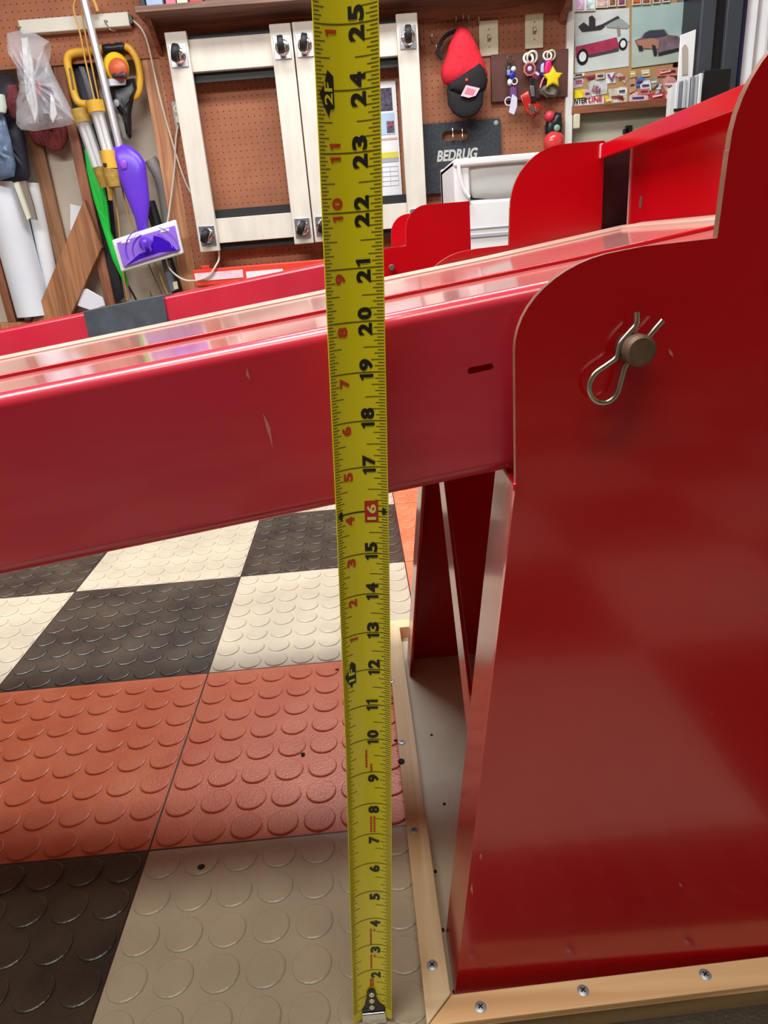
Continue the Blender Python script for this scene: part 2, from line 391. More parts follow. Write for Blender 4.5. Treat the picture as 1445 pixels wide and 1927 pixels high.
# books and boxes standing on the shelf, only their feet in view
for i, (px0, px1, col, lab) in enumerate([(263, 273, (36, 34, 40), 'thin black book at the left end of the high shelf'),
        (275, 306, (150, 172, 205), 'pale blue box on the high shelf beside the thin black book'),
        (312, 331, (212, 110, 122), 'pink box on the high shelf, right of the pale blue one'),
        (333, 353, (226, 214, 190), 'cream box on the high shelf between the pink and red ones'),
        (357, 382, (186, 48, 62), 'red box on the high shelf, right of the cream one'),
        (385, 416, (70, 66, 78), 'dark grey box at the right end of the row on the high shelf')]):
    a, b = at(px0, 4, 122.3).x, at(px1, 4, 122.3).x
    solo('book' if i == 0 else 'storage_box', MB().box(a, b, 122.2, 128.4, 57.46, 66+i % 3), flat('box_%d' % i, col), lab, 'book' if i == 0 else 'box', 'boxes on the high shelf', .06)

# ------------------------------------------------------------------ plywood base
base = thing('timber_platform', 'plywood base with screwed pine edging under the near red ramp stand', 'platform', (12, 24, 0))
BX0, BX1, BY0, BY1 = .12, 26, 12.45, 34.85
part('board', MB().box(BX0+.15, BX1, BY0+.55, BY1-.05, 0, .05), PLY, base, .02)
o_pe = MB().box(BX0+.15, BX1, BY0-.05, BY0+.04, 0, .62); o_pe.v = [v+Vector((0, .5*v.x/26, 0)) for v in o_pe.v]; part('plywood_edge', o_pe, PLYE, base)
tw = .8
def strip(pts, m): 
    n = len(pts); vs = [(x, y, .04) for x, y in pts]+[(x, y, .8) for x, y in pts]
    mb = MB().add(vs, [tuple(range(n-1, -1, -1)), tuple(range(n, 2*n))]+[(i, (i+1) % n, (i+1) % n+n, i+n) for i in range(n)])
    part('edge_trim', mb, m, base, .035)
strip([(BX0+.1, BY0), (BX1, BY0+.5), (BX1, BY0+tw+.3), (14, BY0+tw+.24), (BX0+tw+.1, BY0+tw)], PINE)
strip([(BX0+.09, BY0+.03), (BX0+tw+.08, BY0+tw+.03), (BX0+tw, BY1-tw), (BX0, BY1)], PINEY)
strip([(BX0, BY1), (BX0+tw, BY1-tw), (BX1, BY1-tw), (BX1, BY1)], PINE)
def screw_at(px, py):
    p = at(px, py, .8, 'z'); s = MB().tube([(p.x, p.y, .74), (p.x, p.y, .81), (p.x, p.y, .835)], [.17, .17, .13], 18)
    o = part('screw', s, mat('screw_zinc', (176, 184, 196), .42, .55), base)
    part('cross_recess', MB().box(-.09, .09, -.018, .018, .0, .008).box(-.018, .018, -.09, .09, .0, .008).move(Matrix.Translation((p.x, p.y, .832)) @ Matrix.Rotation(.7, 4, 'Z')), BLACKP, o)
for q in [(736, 1282), (756, 1397), (778, 1562), (813, 1816), (904, 1895), (1097, 1864), (1327, 1834)]: screw_at(*q)
for k in range(3): 
    pass
for i, (px, py) in enumerate([(755, 1433), (819, 1640), (833, 1750), (855, 1866), (836, 1513), (812, 1383)]):     # dirt crumbs
    p = at(px, py, .81 if i == 0 else .06, 'z'); r = .16 if i == 0 else .07
    part('dirt_spot', MB().ball((p.x, p.y, p.z), r, 8, 5, (1, 1.2, .25)), mat('dirt', (42, 32, 24), .9), base)

# ------------------------------------------------------------------ ramp stands
def arc(cx, cz, rx, rz, a0, a1, n=10): return [(cx+rx*math.cos(math.radians(a0+(a1-a0)*k/n)), cz+rz*math.sin(math.radians(a0+(a1-a0)*k/n))) for k in range(n+1)]
prof_pl = [(1.13, .06), (3.11, 16.45)]+[(3.11, 19.3)]+arc(5.35, 19.3, 2.24, 1.72, 180, 95, 12)+[(5.6, 21.06), (7.03, 21.1)]+[(7.09, 22.6)]+arc(9.4, 22.6, 2.3, 2.3, 180, 95, 12)+[(9.6, 24.9), (13.9, 24.9), (13.9, 16.45), (15.9, .06)]
NY, FY, PT = 13.6, 31.75, .19
def build_stand():
    r = thing('ramp_stand', 'near red steel stand of two tall shouldered side plates, standing on the plywood base', 'stand', (8, 22.6, .06), 'red ramp stands')
    for y in (NY, FY):
        o = part('side_plate', MB().prism(prof_pl if y == NY else [p if p[0] < 13 or p[1] < 10 else (11.15, p[1]) for p in prof_pl], y, y+PT), (RED, EDGE), r, .02)
        for f in o.data.polygons: f.material_index = 0 if abs(f.normal.y) > .5 or f.center.z < 16*I else 1
    # bent flanges along the slanted front edge
    d = Vector((1.95, 0, 16.15)).normalized(); nx = Vector((d.z, 0, -d.x))
    for ya, yb in ((NY+PT*.5, NY+2.1), (FY-1.6, FY+PT*.5)):
        p0, p1 = Vector((1.13, 0, .06)), Vector((3.11, 0, 16.45)); q0, q1 = p0+nx*.17, p1+nx*.17
        mb = MB().add([(p.x, y, p.z) for y in (ya, yb) for p in (p0, p1, q1, q0)], [(0,1,2,3),(7,6,5,4),(0,4,5,1),(1,5,6,2),(2,6,7,3),(3,7,4,0)])
        part('bent_flange', mb, RED, r, .09, seg=4)
    for ya, yb, e0, e1 in ((NY+PT*.5, NY+1.6, 15.9, 13.9), (FY-1.6, FY+PT*.5, 15.9, 11.15)):
        p0, p1 = Vector((e0, 0, .06)), Vector((e1, 0, 16.45)); q0, q1 = p0-Vector((.17, 0, 0)), p1-Vector((.17, 0, 0))
        mb = MB().add([(p.x, y, p.z) for y in (ya, yb) for p in (q0, q1, p1, p0)], [(0,1,2,3),(7,6,5,4),(0,4,5,1),(1,5,6,2),(2,6,7,3),(3,7,4,0)])
        part('bent_flange', mb, RED, r, .05)
    # diagonal flat bar between the flanges, lying in the plane of the slanted edge
    zt, zb = 15.0, 7.0
    def edge(z): return 1.16+(z-.3)/16.15*1.95
    A = Vector((edge(zt)+.24, FY-.6, zt)); B = Vector((edge(zb)+.24, NY+1.2, zb)); dd = (B-A).normalized(); ww = nx.cross(dd).normalized()*.5; th = nx*.14
    part('diagonal_brace', MB().add([A+ww, A-ww, A-ww+th, A+ww+th, B+ww, B-ww, B-ww+th, B+ww+th], [(0,1,2,3),(7,6,5,4),(0,4,5,1),(1,5,6,2),(2,6,7,3),(3,7,4,0)]), RED, r, .03)
    part('weld_chip', MB().box(3.05, 3.18, NY-.01, NY+.1, 16.3, 16.48), RED, r, .04)
    return r
stand = build_stand()
PX, PZ = at(1207, 661, 13.0).x, at(1207, 661, 13.0).z
def build_pin():
    r = thing('clevis_pin', 'dull steel pin through the near plate of the near red stand', 'pin', (PX, 22, PZ-.31))
    part('shank', MB().tube([(PX, NY-.62, PZ), (PX, NY-.56, PZ), (PX, FY+.8, PZ)], [.25, .31, .31], 28), RUST, r)
    return r
pin = build_pin()
def build_clip():
    r = thing('hitch_clip', 'zinc wire hitch clip on the pin of the near red stand', 'clip', (PX, NY-.3, PZ-1.4))
    Y = NY-.3
    loopp = [(1198, 588), (1197, 610), (1185, 625), (1167, 647), (1160, 672), (1143, 686), (1118, 705), (1108, 732), (1120, 754), (1142, 757), (1160, 742), (1170, 710), (1176, 690), (1192, 668), (1222, 632), (1247, 603)]
    pts = [Vector((at(x, y, Y).x, Y, at(x, y, Y).z)) for x, y in loopp]
    part('wire', MB().tube(spline(pts, 5), .058, 12), STEEL, r)
    return r
clip = build_clip()

# far stand: same build, further back and very slightly turned
s2 = copy_tree(stand); s2['label'] = 'far red steel stand behind the other ramp, in front of the white tote'
s2.location = (Vector((8-1.35, 22.6+62.4, .3)))*I; s2.rotation_euler.z = math.radians(1.6); s2.location.z = .36*I
p2 = copy_tree(pin); p2['label'] = 'steel pin in the far red stand, seen beside the yellow tape'; p2.location = Vector((PX-1.2, 22+62.4, PZ-.1))*I
# block that lifts the far stand is its own base
solo('plywood_board', MB().box(-.5, 24, 75, 98, 0, .3), PLY, 'plywood board under the far red stand', 'board')

# ------------------------------------------------------------------ drive-on ramps
def rz(x, z0=20.06): return z0+.1125*x
def sheet(mb, xs, za, zb, y0, y1):
    "sloping slab between z functions za < zb"
    vs = []
    for x in xs: vs += [(x, y0, za(x)), (x, y1, za(x)), (x, y1, zb(x)), (x, y0, zb(x))]
    fs = [(0, 1, 2, 3), tuple(len(vs)-4+k for k in (3, 2, 1, 0))]
    for k in range(len(xs)-1):
        o = 4*k
        for a in range(4): fs.append((o+a, o+4+a, o+4+(a+1) % 4, o+(a+1) % 4))
    return mb.add(vs, fs)
XL = -135.0
xs = [XL, -60, -20, 0, 6, 12.1]
def top(x): return 20.06+.1125*x+max(0, x-5)*.02
def bot(x):
    return 16.12+.1245*x if x > -60 else max(.4, 16.12+.1245*x)
def build_ramp():
    r = thing('drive_on_ramp', 'near red steel ramp beam crossing the picture behind the yellow tape', 'ramp', (XL, 23, 0), 'red drive-on ramps')
    RAD = .32; vs = []; nq = 8
    def prof_at(x):
        t_, b_ = top(x), bot(x)
        out = [(14.3+RAD-RAD*math.cos(q*math.pi/2/nq), t_-RAD+RAD*math.sin(q*math.pi/2/nq)) for q in range(nq, -1, -1)]
        out += [(14.3+RAD-RAD*math.cos(q*math.pi/2/nq), b_+RAD-RAD*math.sin(q*math.pi/2/nq)) for q in range(nq+1)]+[(16.0, b_)]
        ri = RAD-.16
        inn = [(14.3+RAD-ri*math.cos(q*math.pi/2/nq), t_-RAD+ri*math.sin(q*math.pi/2/nq)) for q in range(nq, -1, -1)]
        inn += [(14.3+RAD-ri*math.cos(q*math.pi/2/nq), b_+RAD-ri*math.sin(q*math.pi/2/nq)) for q in range(nq+1)]+[(16.0, b_+.16)]
        return out+inn[::-1]
    m_ = len(prof_at(0)); fs = []
    for x in xs: vs += [(x, y, z) for y, z in prof_at(x)]
    for k in range(len(xs)-1):
        for a in range(m_): fs.append((k*m_+a, k*m_+(a+1) % m_, (k+1)*m_+(a+1) % m_, (k+1)*m_+a))
    h_ = m_//2
    for o_ in (0, (len(xs)-1)*m_):
        for a in range(h_-1): fs.append((o_+a, o_+a+1, o_+m_-2-a, o_+m_-1-a))
    sr = part('side_rail', MB().add(vs, fs, True), REDD, r)
    sc_ = at(905, 694, 14.3)
    sl = MB().prism([(sc_.x+x, sc_.z+.1125*x+z) for x, z in arc(.21, 0, .075, .075, -90, 90, 8)+arc(-.21, 0, .075, .075, 90, 270, 8)], 13.9, 15)
    sl.v = [v-Vector((XL, 23, 0)) for v in sl.v]     # the rail's own frame
    me = bpy.data.meshes.new('c'); me.from_pydata([v*I for v in sl.v], [], sl.f)
    c = bpy.data.objects.new('c', me); C.objects.link(c); c.location = r.location
    b = sr.modifiers.new('b', 'BOOLEAN'); b.object = c; b.solver = 'EXACT'; bpy.context.view_layer.update()
    nm = bpy.data.meshes.new_from_object(sr.evaluated_get(bpy.context.evaluated_depsgraph_get())); sr.modifiers.clear(); sr.data = nm; bpy.data.objects.remove(c); nm.polygons.foreach_set('use_smooth', [True]*len(nm.polygons)); nm.set_sharp_from_angle(angle=math.radians(20))
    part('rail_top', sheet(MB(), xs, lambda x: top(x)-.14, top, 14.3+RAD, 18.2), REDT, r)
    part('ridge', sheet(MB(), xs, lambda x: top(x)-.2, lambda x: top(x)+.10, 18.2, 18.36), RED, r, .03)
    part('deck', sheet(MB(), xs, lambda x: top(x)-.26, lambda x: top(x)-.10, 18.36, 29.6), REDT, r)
    part('far_rail', sheet(MB(), xs, lambda x: bot(x), lambda x: top(x)-.03, 31.45, 31.62), REDD, r)
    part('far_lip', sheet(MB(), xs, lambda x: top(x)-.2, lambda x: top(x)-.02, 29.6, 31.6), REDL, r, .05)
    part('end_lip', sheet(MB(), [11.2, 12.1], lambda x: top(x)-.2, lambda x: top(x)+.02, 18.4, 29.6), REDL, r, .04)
    return r
ramp = build_ramp()
r2 = copy_tree(ramp); r2['label'] = 'far red ramp beam along the wall, carrying a black pad'
r2.location = Vector((XL-.2, 23+62.1, .55))*I; r2.rotation_euler.z = 0
pm = MB(); 
pa, pb = -29.0, -20.25; zz = lambda x: top(x)+.55
vs = []
for x in (pa, pb):
    vs += [(x, 76.15, zz(x)-3.6), (x, 76.38, zz(x)-3.6), (x, 76.38, zz(x)+.02), (x, 80.3, zz(x)+.02), (x, 80.3, zz(x)+.24), (x, 76.15, zz(x)+.24)]
pm.add(vs, [(0,1,2,3,4,5)[::-1], tuple(range(6, 12))]+[(i, (i+1) % 6, (i+1) % 6+6, i+6) for i in range(6)])
solo('rubber_pad', pm, mat('slate_rubber', (66, 74, 84), .6, var=.25, scale=30), 'dark slate pad folded over the edge of the far red ramp', 'pad', bev=.06)

# main runway beyond the near stand: upright end plate with an overhanging top flange
rw = thing('lift_runway', 'bright red upright end plate of the lift runway between the near stand plates', 'runway', (20, 23, 14))
part('end_plate', MB().box(12.15, 12.33, 14.1, 31.3, 17, 24.72), RED, rw, .02)
part('top_flange', MB().box(11.0, 12.4, 14.1, 31.7, 24.55, 24.74), RED, rw, .04)
part('flange_lip', MB().box(10.94, 11.1, 14.1, 31.7, 24.2, 24.76), RED, rw, .04)
part('worn_corner', MB().box(10.92, 11.14, 31.55, 31.74, 24.22, 24.78), mat('worn_pink_metal', (214, 150, 150), .5), rw, .04)
part('dark_gap_block', MB().box(10.9, 14.5, 32.1, 35, 17.5, 24.9), mat('gap_shade_maroon', (46, 8, 14), .5), rw, .05)  # added dark block, standing in for the shade in the gap beside the end plate
part('worn_edge', MB().box(12.10, 12.16, 31.2, 31.32, 21.4, 24.5), mat('worn_pink_metal', (214, 150, 150), .5), rw)
part('deck', MB().box(12.34, 100, 14.1, 31.3, 21.1, 21.3), REDD, rw)
part('side_rail', MB().box(13.6, 100, 14.0, 14.1, 17, 21.3), RED, rw)
part('side_rail', MB().box(13.6, 100, 31.3, 31.42, 17, 21.3), RED, rw)

SCR = mat('bare_scratch', (206, 120, 120), .5)
def scratch(parent, pts, Y, w=.03):
    P = [at(x, y, Y) for x, y in pts]; n = len(P); up = [Vector((p.x-w*(1-abs(2*i/(n-1)-1)), Y-.012, p.z)) for i, p in enumerate(P)]; dn = [Vector((p.x+w*(1-abs(2*i/(n-1)-1)), Y-.012, p.z)) for i, p in enumerate(P)]
    vs = up+dn; bk = [v+Vector((0, .012, 0)) for v in vs]; m = len(vs)
    fs = [(i, i+1, n+i+1, n+i) for i in range(n-1)]+[(m+i, m+n+i, m+n+i+1, m+i+1) for i in range(n-1)]
    part('paint_scratch', MB().add(vs+bk, fs), SCR, parent)
scratch(ramp, [(494, 776), (500, 790), (505, 805), (509, 822), (514, 846)], 14.3, .045)
scratch(ramp, [(464, 690), (466, 705), (470, 716)], 14.3)
for q in ([(905, 1604), (904, 1610), (905, 1618)], [(888, 1660), (887, 1672), (889, 1684)], [(1278, 1660), (1280, 1665), (1283, 1669)], [(1258, 655), (1262, 665), (1266, 672)]): scratch(stand, q, 13.6, .035)
p = at(1206, 380, 12.15, 'x'); part('worn_spot', MB().ball((12.14, p.y, p.z), .16, 10, 6, (.1, 1, 1.6)), mat('grey_wear', (110, 70, 66), .7), rw)

# ------------------------------------------------------------------ tape measure
TX, TY, LX, LY = -1.2849, 13.2894, .06486, .03114
TX2 = TX
tp = thing('tape_measure', 'yellow tape measure blade standing upright on the floor in front of the red beam', 'tape measure', (TX, TY, 0))
CH_, SAG = 1.13, .2
YAW = math.radians(3)
Rr = (CH_*CH_/4+SAG*SAG)/(2*SAG); HA = math.asin(CH_/2/Rr)
def wob(k): return -.1*(1-k/10) if k < 10 else (0 if k < 16 else -.06*(k-16)/9)
def blade(u, k, lift=0):
    "u 0..1 left to right, k inches along"
    a = -HA+2*HA*u; x = (Rr-lift)*math.sin(a); y = (Rr-lift)*math.cos(a)-Rr+SAG*.35
    return Vector((TX+LX*k+x*math.cos(YAW)-y*math.sin(YAW)+wob(k), TY-.12+LY*k+y*math.cos(YAW)+x*math.sin(YAW), .12+k*.9985))
KM = 31.0; NU = 20; NK = 62; K0 = .1
mb = MB(); vs = []
for k in range(NK+1):
    for u in range(NU+1): vs.append(blade(u/NU, K0+(KM-K0)*k/NK))
o_ = len(vs)
for k in range(NK+1):
    for u in range(NU+1): vs.append(blade(u/NU, K0+(KM-K0)*k/NK, -.012))
W1 = NU+1; fs = []
for k in range(NK):
    for u in range(NU):
        q = (k*W1+u, k*W1+u+1, (k+1)*W1+u+1, (k+1)*W1+u); fs.append(q); fs.append(tuple(i+o_ for i in q[::-1]))
    for u in (0, NU):
        q = (k*W1+u, (k+1)*W1+u, (k+1)*W1+u+o_, k*W1+u+o_); fs.append(q)
for k in (0, NK):
    for u in range(NU): fs.append((k*W1+u, k*W1+u+1, k*W1+u+1+o_, k*W1+u+o_))
part('blade', mb.add(vs, fs, True), YEL, tp)
def bar(mb, u0, u1, k0, k1, lift=.004, n=None):
    n = n or max(1, int((u1-u0)*14)); vs = []
    for i in range(n+1):
        u = u0+(u1-u0)*i/n; vs += [blade(u, k0, lift), blade(u, k1, lift)]
    mb.add(vs, [(2*i, 2*i+2, 2*i+3, 2*i+1) for i in range(n)])
tk = MB(); tl = MB()
for s in range(8, 16*28):
    k = s/16; w = .009
    if s % 16 == 0:
        bar(tk, .02, .99, k-.012, k+.012); continue
    Lr, Ll = (.38, .25) if s % 8 == 0 else ((.26, .185) if s % 4 == 0 else ((.2, .145) if s % 2 == 0 else (.14, .11)))
    bar(tk, 1-Lr, .985, k-w, k+w); bar(tk, .015, Ll, k-w, k+w)
part('tick_marks', tk, TICK, tp)
def blade_text(mb, txt, uc, k0, h, wlen, bold=.03, lift=.008):
    "digits turned a quarter turn left: they read upwards along the blade; h = size across the blade in u, wlen = length along"
    vs, fs = text_mesh(txt, bold); mx = max(v[0] for v in vs)
    mb.add([blade(uc+h/2-v[1]*h, k0+v[0]/mx*wlen, lift) for v in vs], fs)
ONE = ([(0, .70), (0, .86), (.16, .92), (.26, 1), (.40, 1), (.40, 0), (.17, 0), (.17, .76)], [(0, 1, 2, 3, 4, 5, 6, 7)])
def glyph(mb, ch, uc, k0, h, wlen, bold=.05, lift=.008):
    if ch == '1':
        mb.add([blade(uc+h/2-v[1]*h, k0+v[0]/.40*wlen, lift) for v in ONE[0]], ONE[1])
    else: blade_text(mb, ch, uc, k0, h, wlen, bold, lift)
def number(name, txt, uc, k, h, w1, w, m, mid):
    mb = MB(); u = [w1 if c == '1' else w for c in txt]
    if len(txt) == 1: glyph(mb, txt, uc, k-.08-u[0], h, u[0])
    else: glyph(mb, txt[0], uc, k-mid-u[0], h, u[0]); glyph(mb, txt[1], uc, k+mid, h, u[1])
    part(name, mb, m, tp)
for k in range(2, 28):
    if k != 16: number('inch_number', str(k), .655 if k > 11 else .60, k, .235, .12, .235, INK, .035)
for k in range(13, 28):
    if k != 24: number('red_number', str((k-12) % 12 or 12), .275, k, .17, .10, .2, REDINK, .06)
bx = MB()
n = 8
for i in range(n): bar(bx, .55+.25*i/n, .55+.25*(i+1)/n, 15.74, 16.24, .006, 1)
part('stud_mark', bx, mat('tape_red', (190, 40, 20), .45), tp, lab='red box around the number 16')
wtx = MB(); blade_text(wtx, '16', .675, 15.8, .17, .36, .03, .014); part('stud_number', wtx, mat('tape_cream', (240, 225, 130), .5), tp, lab='cream number 16')
dm = MB()
def poly_on(mb, pts, lift=.010): mb.add([blade(u, k, lift) for u, k in pts], [tuple(range(len(pts)))])
bar(dm, .08, .98, 15.985, 16.015, .005)
poly_on(dm, [(.90, 15.9), (.97, 16), (.90, 16.1), (.86, 16)]); poly_on(dm, [(.03, 16.0), (.11, 15.87), (.15, 16.0), (.11, 16.1)]); part('stud_arrow', dm, INK, tp)
for kk, s in ((12, '1F'), (24, '2F')):
    dm = MB(); poly_on(dm, [(.05, kk-.05), (.20, kk-.42), (.22, kk-.3), (.29, kk-.28), (.29, kk+.22), (.20, kk+.32), (.14, kk+.1)], .012); part('foot_mark', dm, INK, tp)
for kk, s in ((12, '1F'), (24, '2F')): fm = MB(); blade_text(fm, s, .20, kk-.22, .13, .36, .02, .016); part('foot_number', fm, YEL, tp)
sm = MB()
for (u, ka, kb) in ((.46, 9.15, 9.7), (.56, 9.02, 9.25), (.54, 7.05, 7.58), (.61, 7.05, 7.58), (.5, 3.02, 3.62), (.5, 2.05, 2.62), (.58, 2.5, 2.6), (.58, 3.5, 3.6), (.48, 1.35, 1.66), (.53, 1.35, 1.66)):
    k = ka; sm = MB()
    while k < kb: bar(sm, u-.022, u+.022, k, min(kb, k+.075)); k += .09
    part('small_print', sm, REDINK, tp)
hk = MB()
hp = [(-.13, .95), (-.12, 1.2), (-.06, 1.3), (.02, 1.32), (.1, 1.26), (.14, 1.1), (.15, .86), (.28, .62), (.44, .55), (.5, .3), (.42, .1), (-.5, .1), (-.44, .35), (-.2, .62)]
vs = [blade(.5, k, .02)+Vector((x-.02, 0, 0)) for x, k in hp]; vs2 = [v-Vector((0, .05, 0)) for v in vs]; n = len(hp)
hk.add(vs+vs2, [tuple(range(n)), tuple(range(2*n-1, n-1, -1))]+[(i, (i+1) % n, (i+1) % n+n, i+n) for i in range(n)])
hook = part('hook_plate', hk, BLACKP, tp, .02)
for k in (1.08, .82, .55): 
    p = blade(.5, k, .02)+Vector((-.005, -.05, 0)); part('rivet', MB().ball(p, .085, 14, 8, (1, .6, 1)), mat('rivet_metal', (225, 215, 195), .35, .6), hook)
p = blade(.5, .1, .02); part('end_hook', MB().box(p.x-.3, p.x+.42, p.y-.12, p.y-.04, .02, .5), CHROME, tp, .04)
# the case at the far end of the blade, above the frame
tc_ = thing('tape_case', 'tape measure case above the picture', 'tape measure', (TX+LX*31, TY+1, 31))
bpy.data.objects.remove(tc_)
pz = blade(.5, 31)
part('case', MB().box(pz.x-.85, pz.x+.85, pz.y-.4, pz.y+2.6, pz.z-.2, pz.z+2.6), mat('case_grey', (60, 60, 62), .5), tp, .3)

# ------------------------------------------------------------------ furniture dollies on the pegboard
def build_dolly():
    r = thing('furniture_dolly', 'white wooden wheel dolly hung on the pegboard, left of the yellow tape', 'dolly', (-15.7, 128, 23.1), 'white dollies hung on the pegboard')
    X0, X1, Z0, Z1 = -25.6, -6.05, 23.1, 54.9
    for a, b in ((X0, X0+3.35), (X1-3.35, X1)): part('side_board', MB().box(a, b, 125.2, 126.2, Z0, Z1), PAINTW, r, .12, seg=3)
    for z0, z1 in ((49.6, 54.0), (24.3, 28.2)): part('cross_board', MB().box(X0+.3, X1-.3, 126.2, 127.2, z0, z1), PAINTW, r, .08)
    for z0, z1 in ((48.3, 54.85), (23.2, 29.6)): part('carpet_strip', MB().box(X0+.5, X1-.5, 127.2, 127.7, z0, z1), BLACK, r)
    for cx in (X0+1.7, X1-1.65):
        for cz, ang in ((51.7, .25 if cx < -15 else .0), (25.6, .45)):
            c = part('caster_plate', MB().box(cx-1.3, cx+1.3, 125.0, 125.2, cz-1.55, cz+1.55), mat('bright_zinc', (205, 212, 222), .22, .9), r, .05)
            M = Matrix.Translation((cx-.1, 123.4, cz)) @ Matrix.Rotation(ang, 4, 'Y')
            part('swivel', MB().tube([(cx, 125.0, cz), (cx, 124.8, cz), (cx, 124.6, cz)], [1.15, 1.1, .8], 24), CHROME, c)
            f = MB()
            for sx in (-.62, .62): f.prismx([(1.3, -.75), (1.3, .75), (0, .4), (-.5, 0), (0, -.4)], sx-.05, sx+.05)
            part('fork', f.move(M), CHROME, c, .03)
            w = MB()
            n = 26; ring = [(-.45, .95), (-.45, 1.12), (-.3, 1.22), (.3, 1.22), (.45, 1.12), (.45, .95)]
            vs = [(x, rr*math.cos(2*math.pi*q/n)*1.0, rr*math.sin(2*math.pi*q/n)) for x, rr in [(-.45, .001)]+ring+[(.45, .001)] for q in range(n)]
            w.add(vs, [(k*n+q, k*n+(q+1) % n, (k+1)*n+(q+1) % n, (k+1)*n+q) for k in range(7) for q in range(n)], True)
            part('wheel', w.move(M), BLACK, c)
    return r
dl = build_dolly()
d2 = copy_tree(dl); d2['label'] = 'white wooden wheel dolly framing the calendar, right of the yellow tape'; d2.location.x += 19.75*I; d2.location.z += .05*I

def hook(px, py, L=.9, Y=129.7, lab='small zinc peg hook on the pegboard', h=None, grp='peg hooks'):
    p = at(px, py, Y); r = h or .8
    pts = spline([(p.x, Y, p.z), (p.x, Y-L, p.z), (p.x+.05, Y-L-.4, p.z+.25*r), (p.x+.05, Y-L-.45, p.z+.8*r)], 5)
    return solo('peg_hook', MB().tube(pts, .09, 8), STEEL, lab, 'hook', grp)
for q, l in (((383, 150), 'peg hook just under the top board of the left dolly, at its left'), ((482, 150), 'peg hook just under the top board of the left dolly, nearer the yellow tape'), ((729, 120), 'peg hook above the calendar'),
          ((818, 100), 'large peg hook left of the red cap'), ((792, 90), 'small peg hook between the right dolly and the red cap'), ((811, 78), 'small peg hook up and left of the red cap'), ((898, 45), 'peg hook between the red cap and the left switch plate')):
    hook(*q, lab=l, L=1.6 if q[1] == 100 else .8)

# calendar
cl = thing('wall_calendar', 'white wall calendar with photos hanging inside the right dolly', 'calendar', (7, 129, 30))
cr = at(741, 148, 129.2).x; zt_, zb_ = at(730, 149, 129.2).z, at(745, 370, 129.2).z; cr = at(757, 368, 129.2).x
cW = 10.5
pg = part('page', MB().box(cr-cW, cr, 129.2, 129.6, zb_, zt_-.3), WHITEB, cl)
coil = MB()
for i in range(26): coil.tube([(cr-cW+.3+i*.4, 129.1+.2*math.sin(t), zt_-.25+.22*math.cos(t)) for t in (0, 1.57, 3.14, 4.7)], .03, 6, close=True)
part('binding', coil, CHROME, cl)
def cbox(name, px0, py0, px1, py1, col, dx=None):
    a, b = at(px0, py0, 129.2), at(px1, py1, 129.2)
    return part(name, MB().box(a.x, b.x, 129.14, 129.2, a.z, b.z), flat('cal_%d_%d_%d' % col, col), cl)
def cimg(z0, z1, x1, col):
    return part('photo', MB().box(cr-cW+.8, x1, 129.13, 129.2, z0, z1), col, cl)
z = lambda py: at(735, py, 129.2).z
cimg(z(208), z(165), at(738, 190, 129.2).x, mat('photo_mechanics', (70, 66, 84), .4, var=.9, scale=60))
cimg(z(253), z(212), at(743, 240, 129.2).x, mat('photo_sky', (176, 202, 226), .4))
part('photo', MB().box(at(728, 245, 129.2).x, at(742, 245, 129.2).x, 129.08, 129.13, z(250), z(228)), mat('photo_engine', (90, 84, 98), .4, var=.8, scale=80), cl)
part('photo', MB().box(at(732, 235, 129.2).x, at(738, 235, 129.2).x, 129.03, 129.08, z(238), z(231)), mat('photo_red', (196, 44, 60), .4), cl)
part('title_band', MB().box(cr-cW+.6, cr-.25, 129.13, 129.2, z(263), z(259)), mat('cal_pink', (206, 170, 160), .5), cl)
part('title_band', MB().box(cr-cW+.6, cr-.25, 129.13, 129.2, z(297), z(286)), mat('cal_yellow', (214, 204, 70), .5), cl)
part('title_band', MB().box(cr-cW+.6, cr-.25, 129.13, 129.2, z(305), z(298)), mat('cal_grey', (165, 165, 180), .5), cl)
gr = MB()
for k in range(5): gr.box(cr-cW+.6, cr-.5, 129.15, 129.2, z(314+k*9), z(313+k*9))
for k in range(8): gr.box(cr-cW+.6+k*1.34, cr-cW+.66+k*1.34, 129.15, 129.2, z(350), z(313))
part('date_grid', gr, mat('cal_line', (170, 176, 196), .5), cl)

# switch plates, outlet
def plate(px0, py0, px1, py1, kind, lab, name):
    a, b = at(px0, py0, 129.5), at(px1, py1, 129.5); X = (a.x+b.x)/2; Z = (a.z+b.z)/2
    w, h = abs(b.x-a.x)/2, abs(b.z-a.z)/2
    r = thing(name, lab, 'switch' if kind == 's' else 'outlet', (X, 129.7, Z-h), 'light switches' if kind == 's' else None)
    part('cover_plate', MB().box(X-w, X+w, 129.4, 129.75, Z-h, Z+h), PLATEW if kind == 's' else mat('grey_plate', (160, 166, 166), .4), r, .1, seg=3)
    if kind == 's':
        part('toggle', MB().box(X-.17, X+.17, 128.9, 129.4, Z-.1, Z+.32), PLATEW, r, .05)
        part('toggle_slot', MB().box(X-.28, X+.28, 129.36, 129.42, Z-.5, Z+.5), mat('slot_brown', (140, 120, 84), .6), r)
        for s in (-1.2, 1.2): part('screw', MB().ball((X, 129.38, Z+s), .12, 10, 6, (1, .4, 1)), mat('brass_screw', (160, 140, 90), .4, .8), r)
    else:
        for s in (-.95, .95):
            o = part('receptacle', MB().tube([(X, 129.45, Z+s), (X, 129.3, Z+s)], .62, 20), PLATEW, r)
            part('slot', MB().box(X-.26, X-.18, 129.26, 129.31, Z+s-.2, Z+s+.2).box(X+.18, X+.26, 129.26, 129.31, Z+s-.2, Z+s+.2), BLACKP, o)
plate(901, 40, 938, 104, 's', 'almond light switch plate nearer the red cap', 'light_switch')
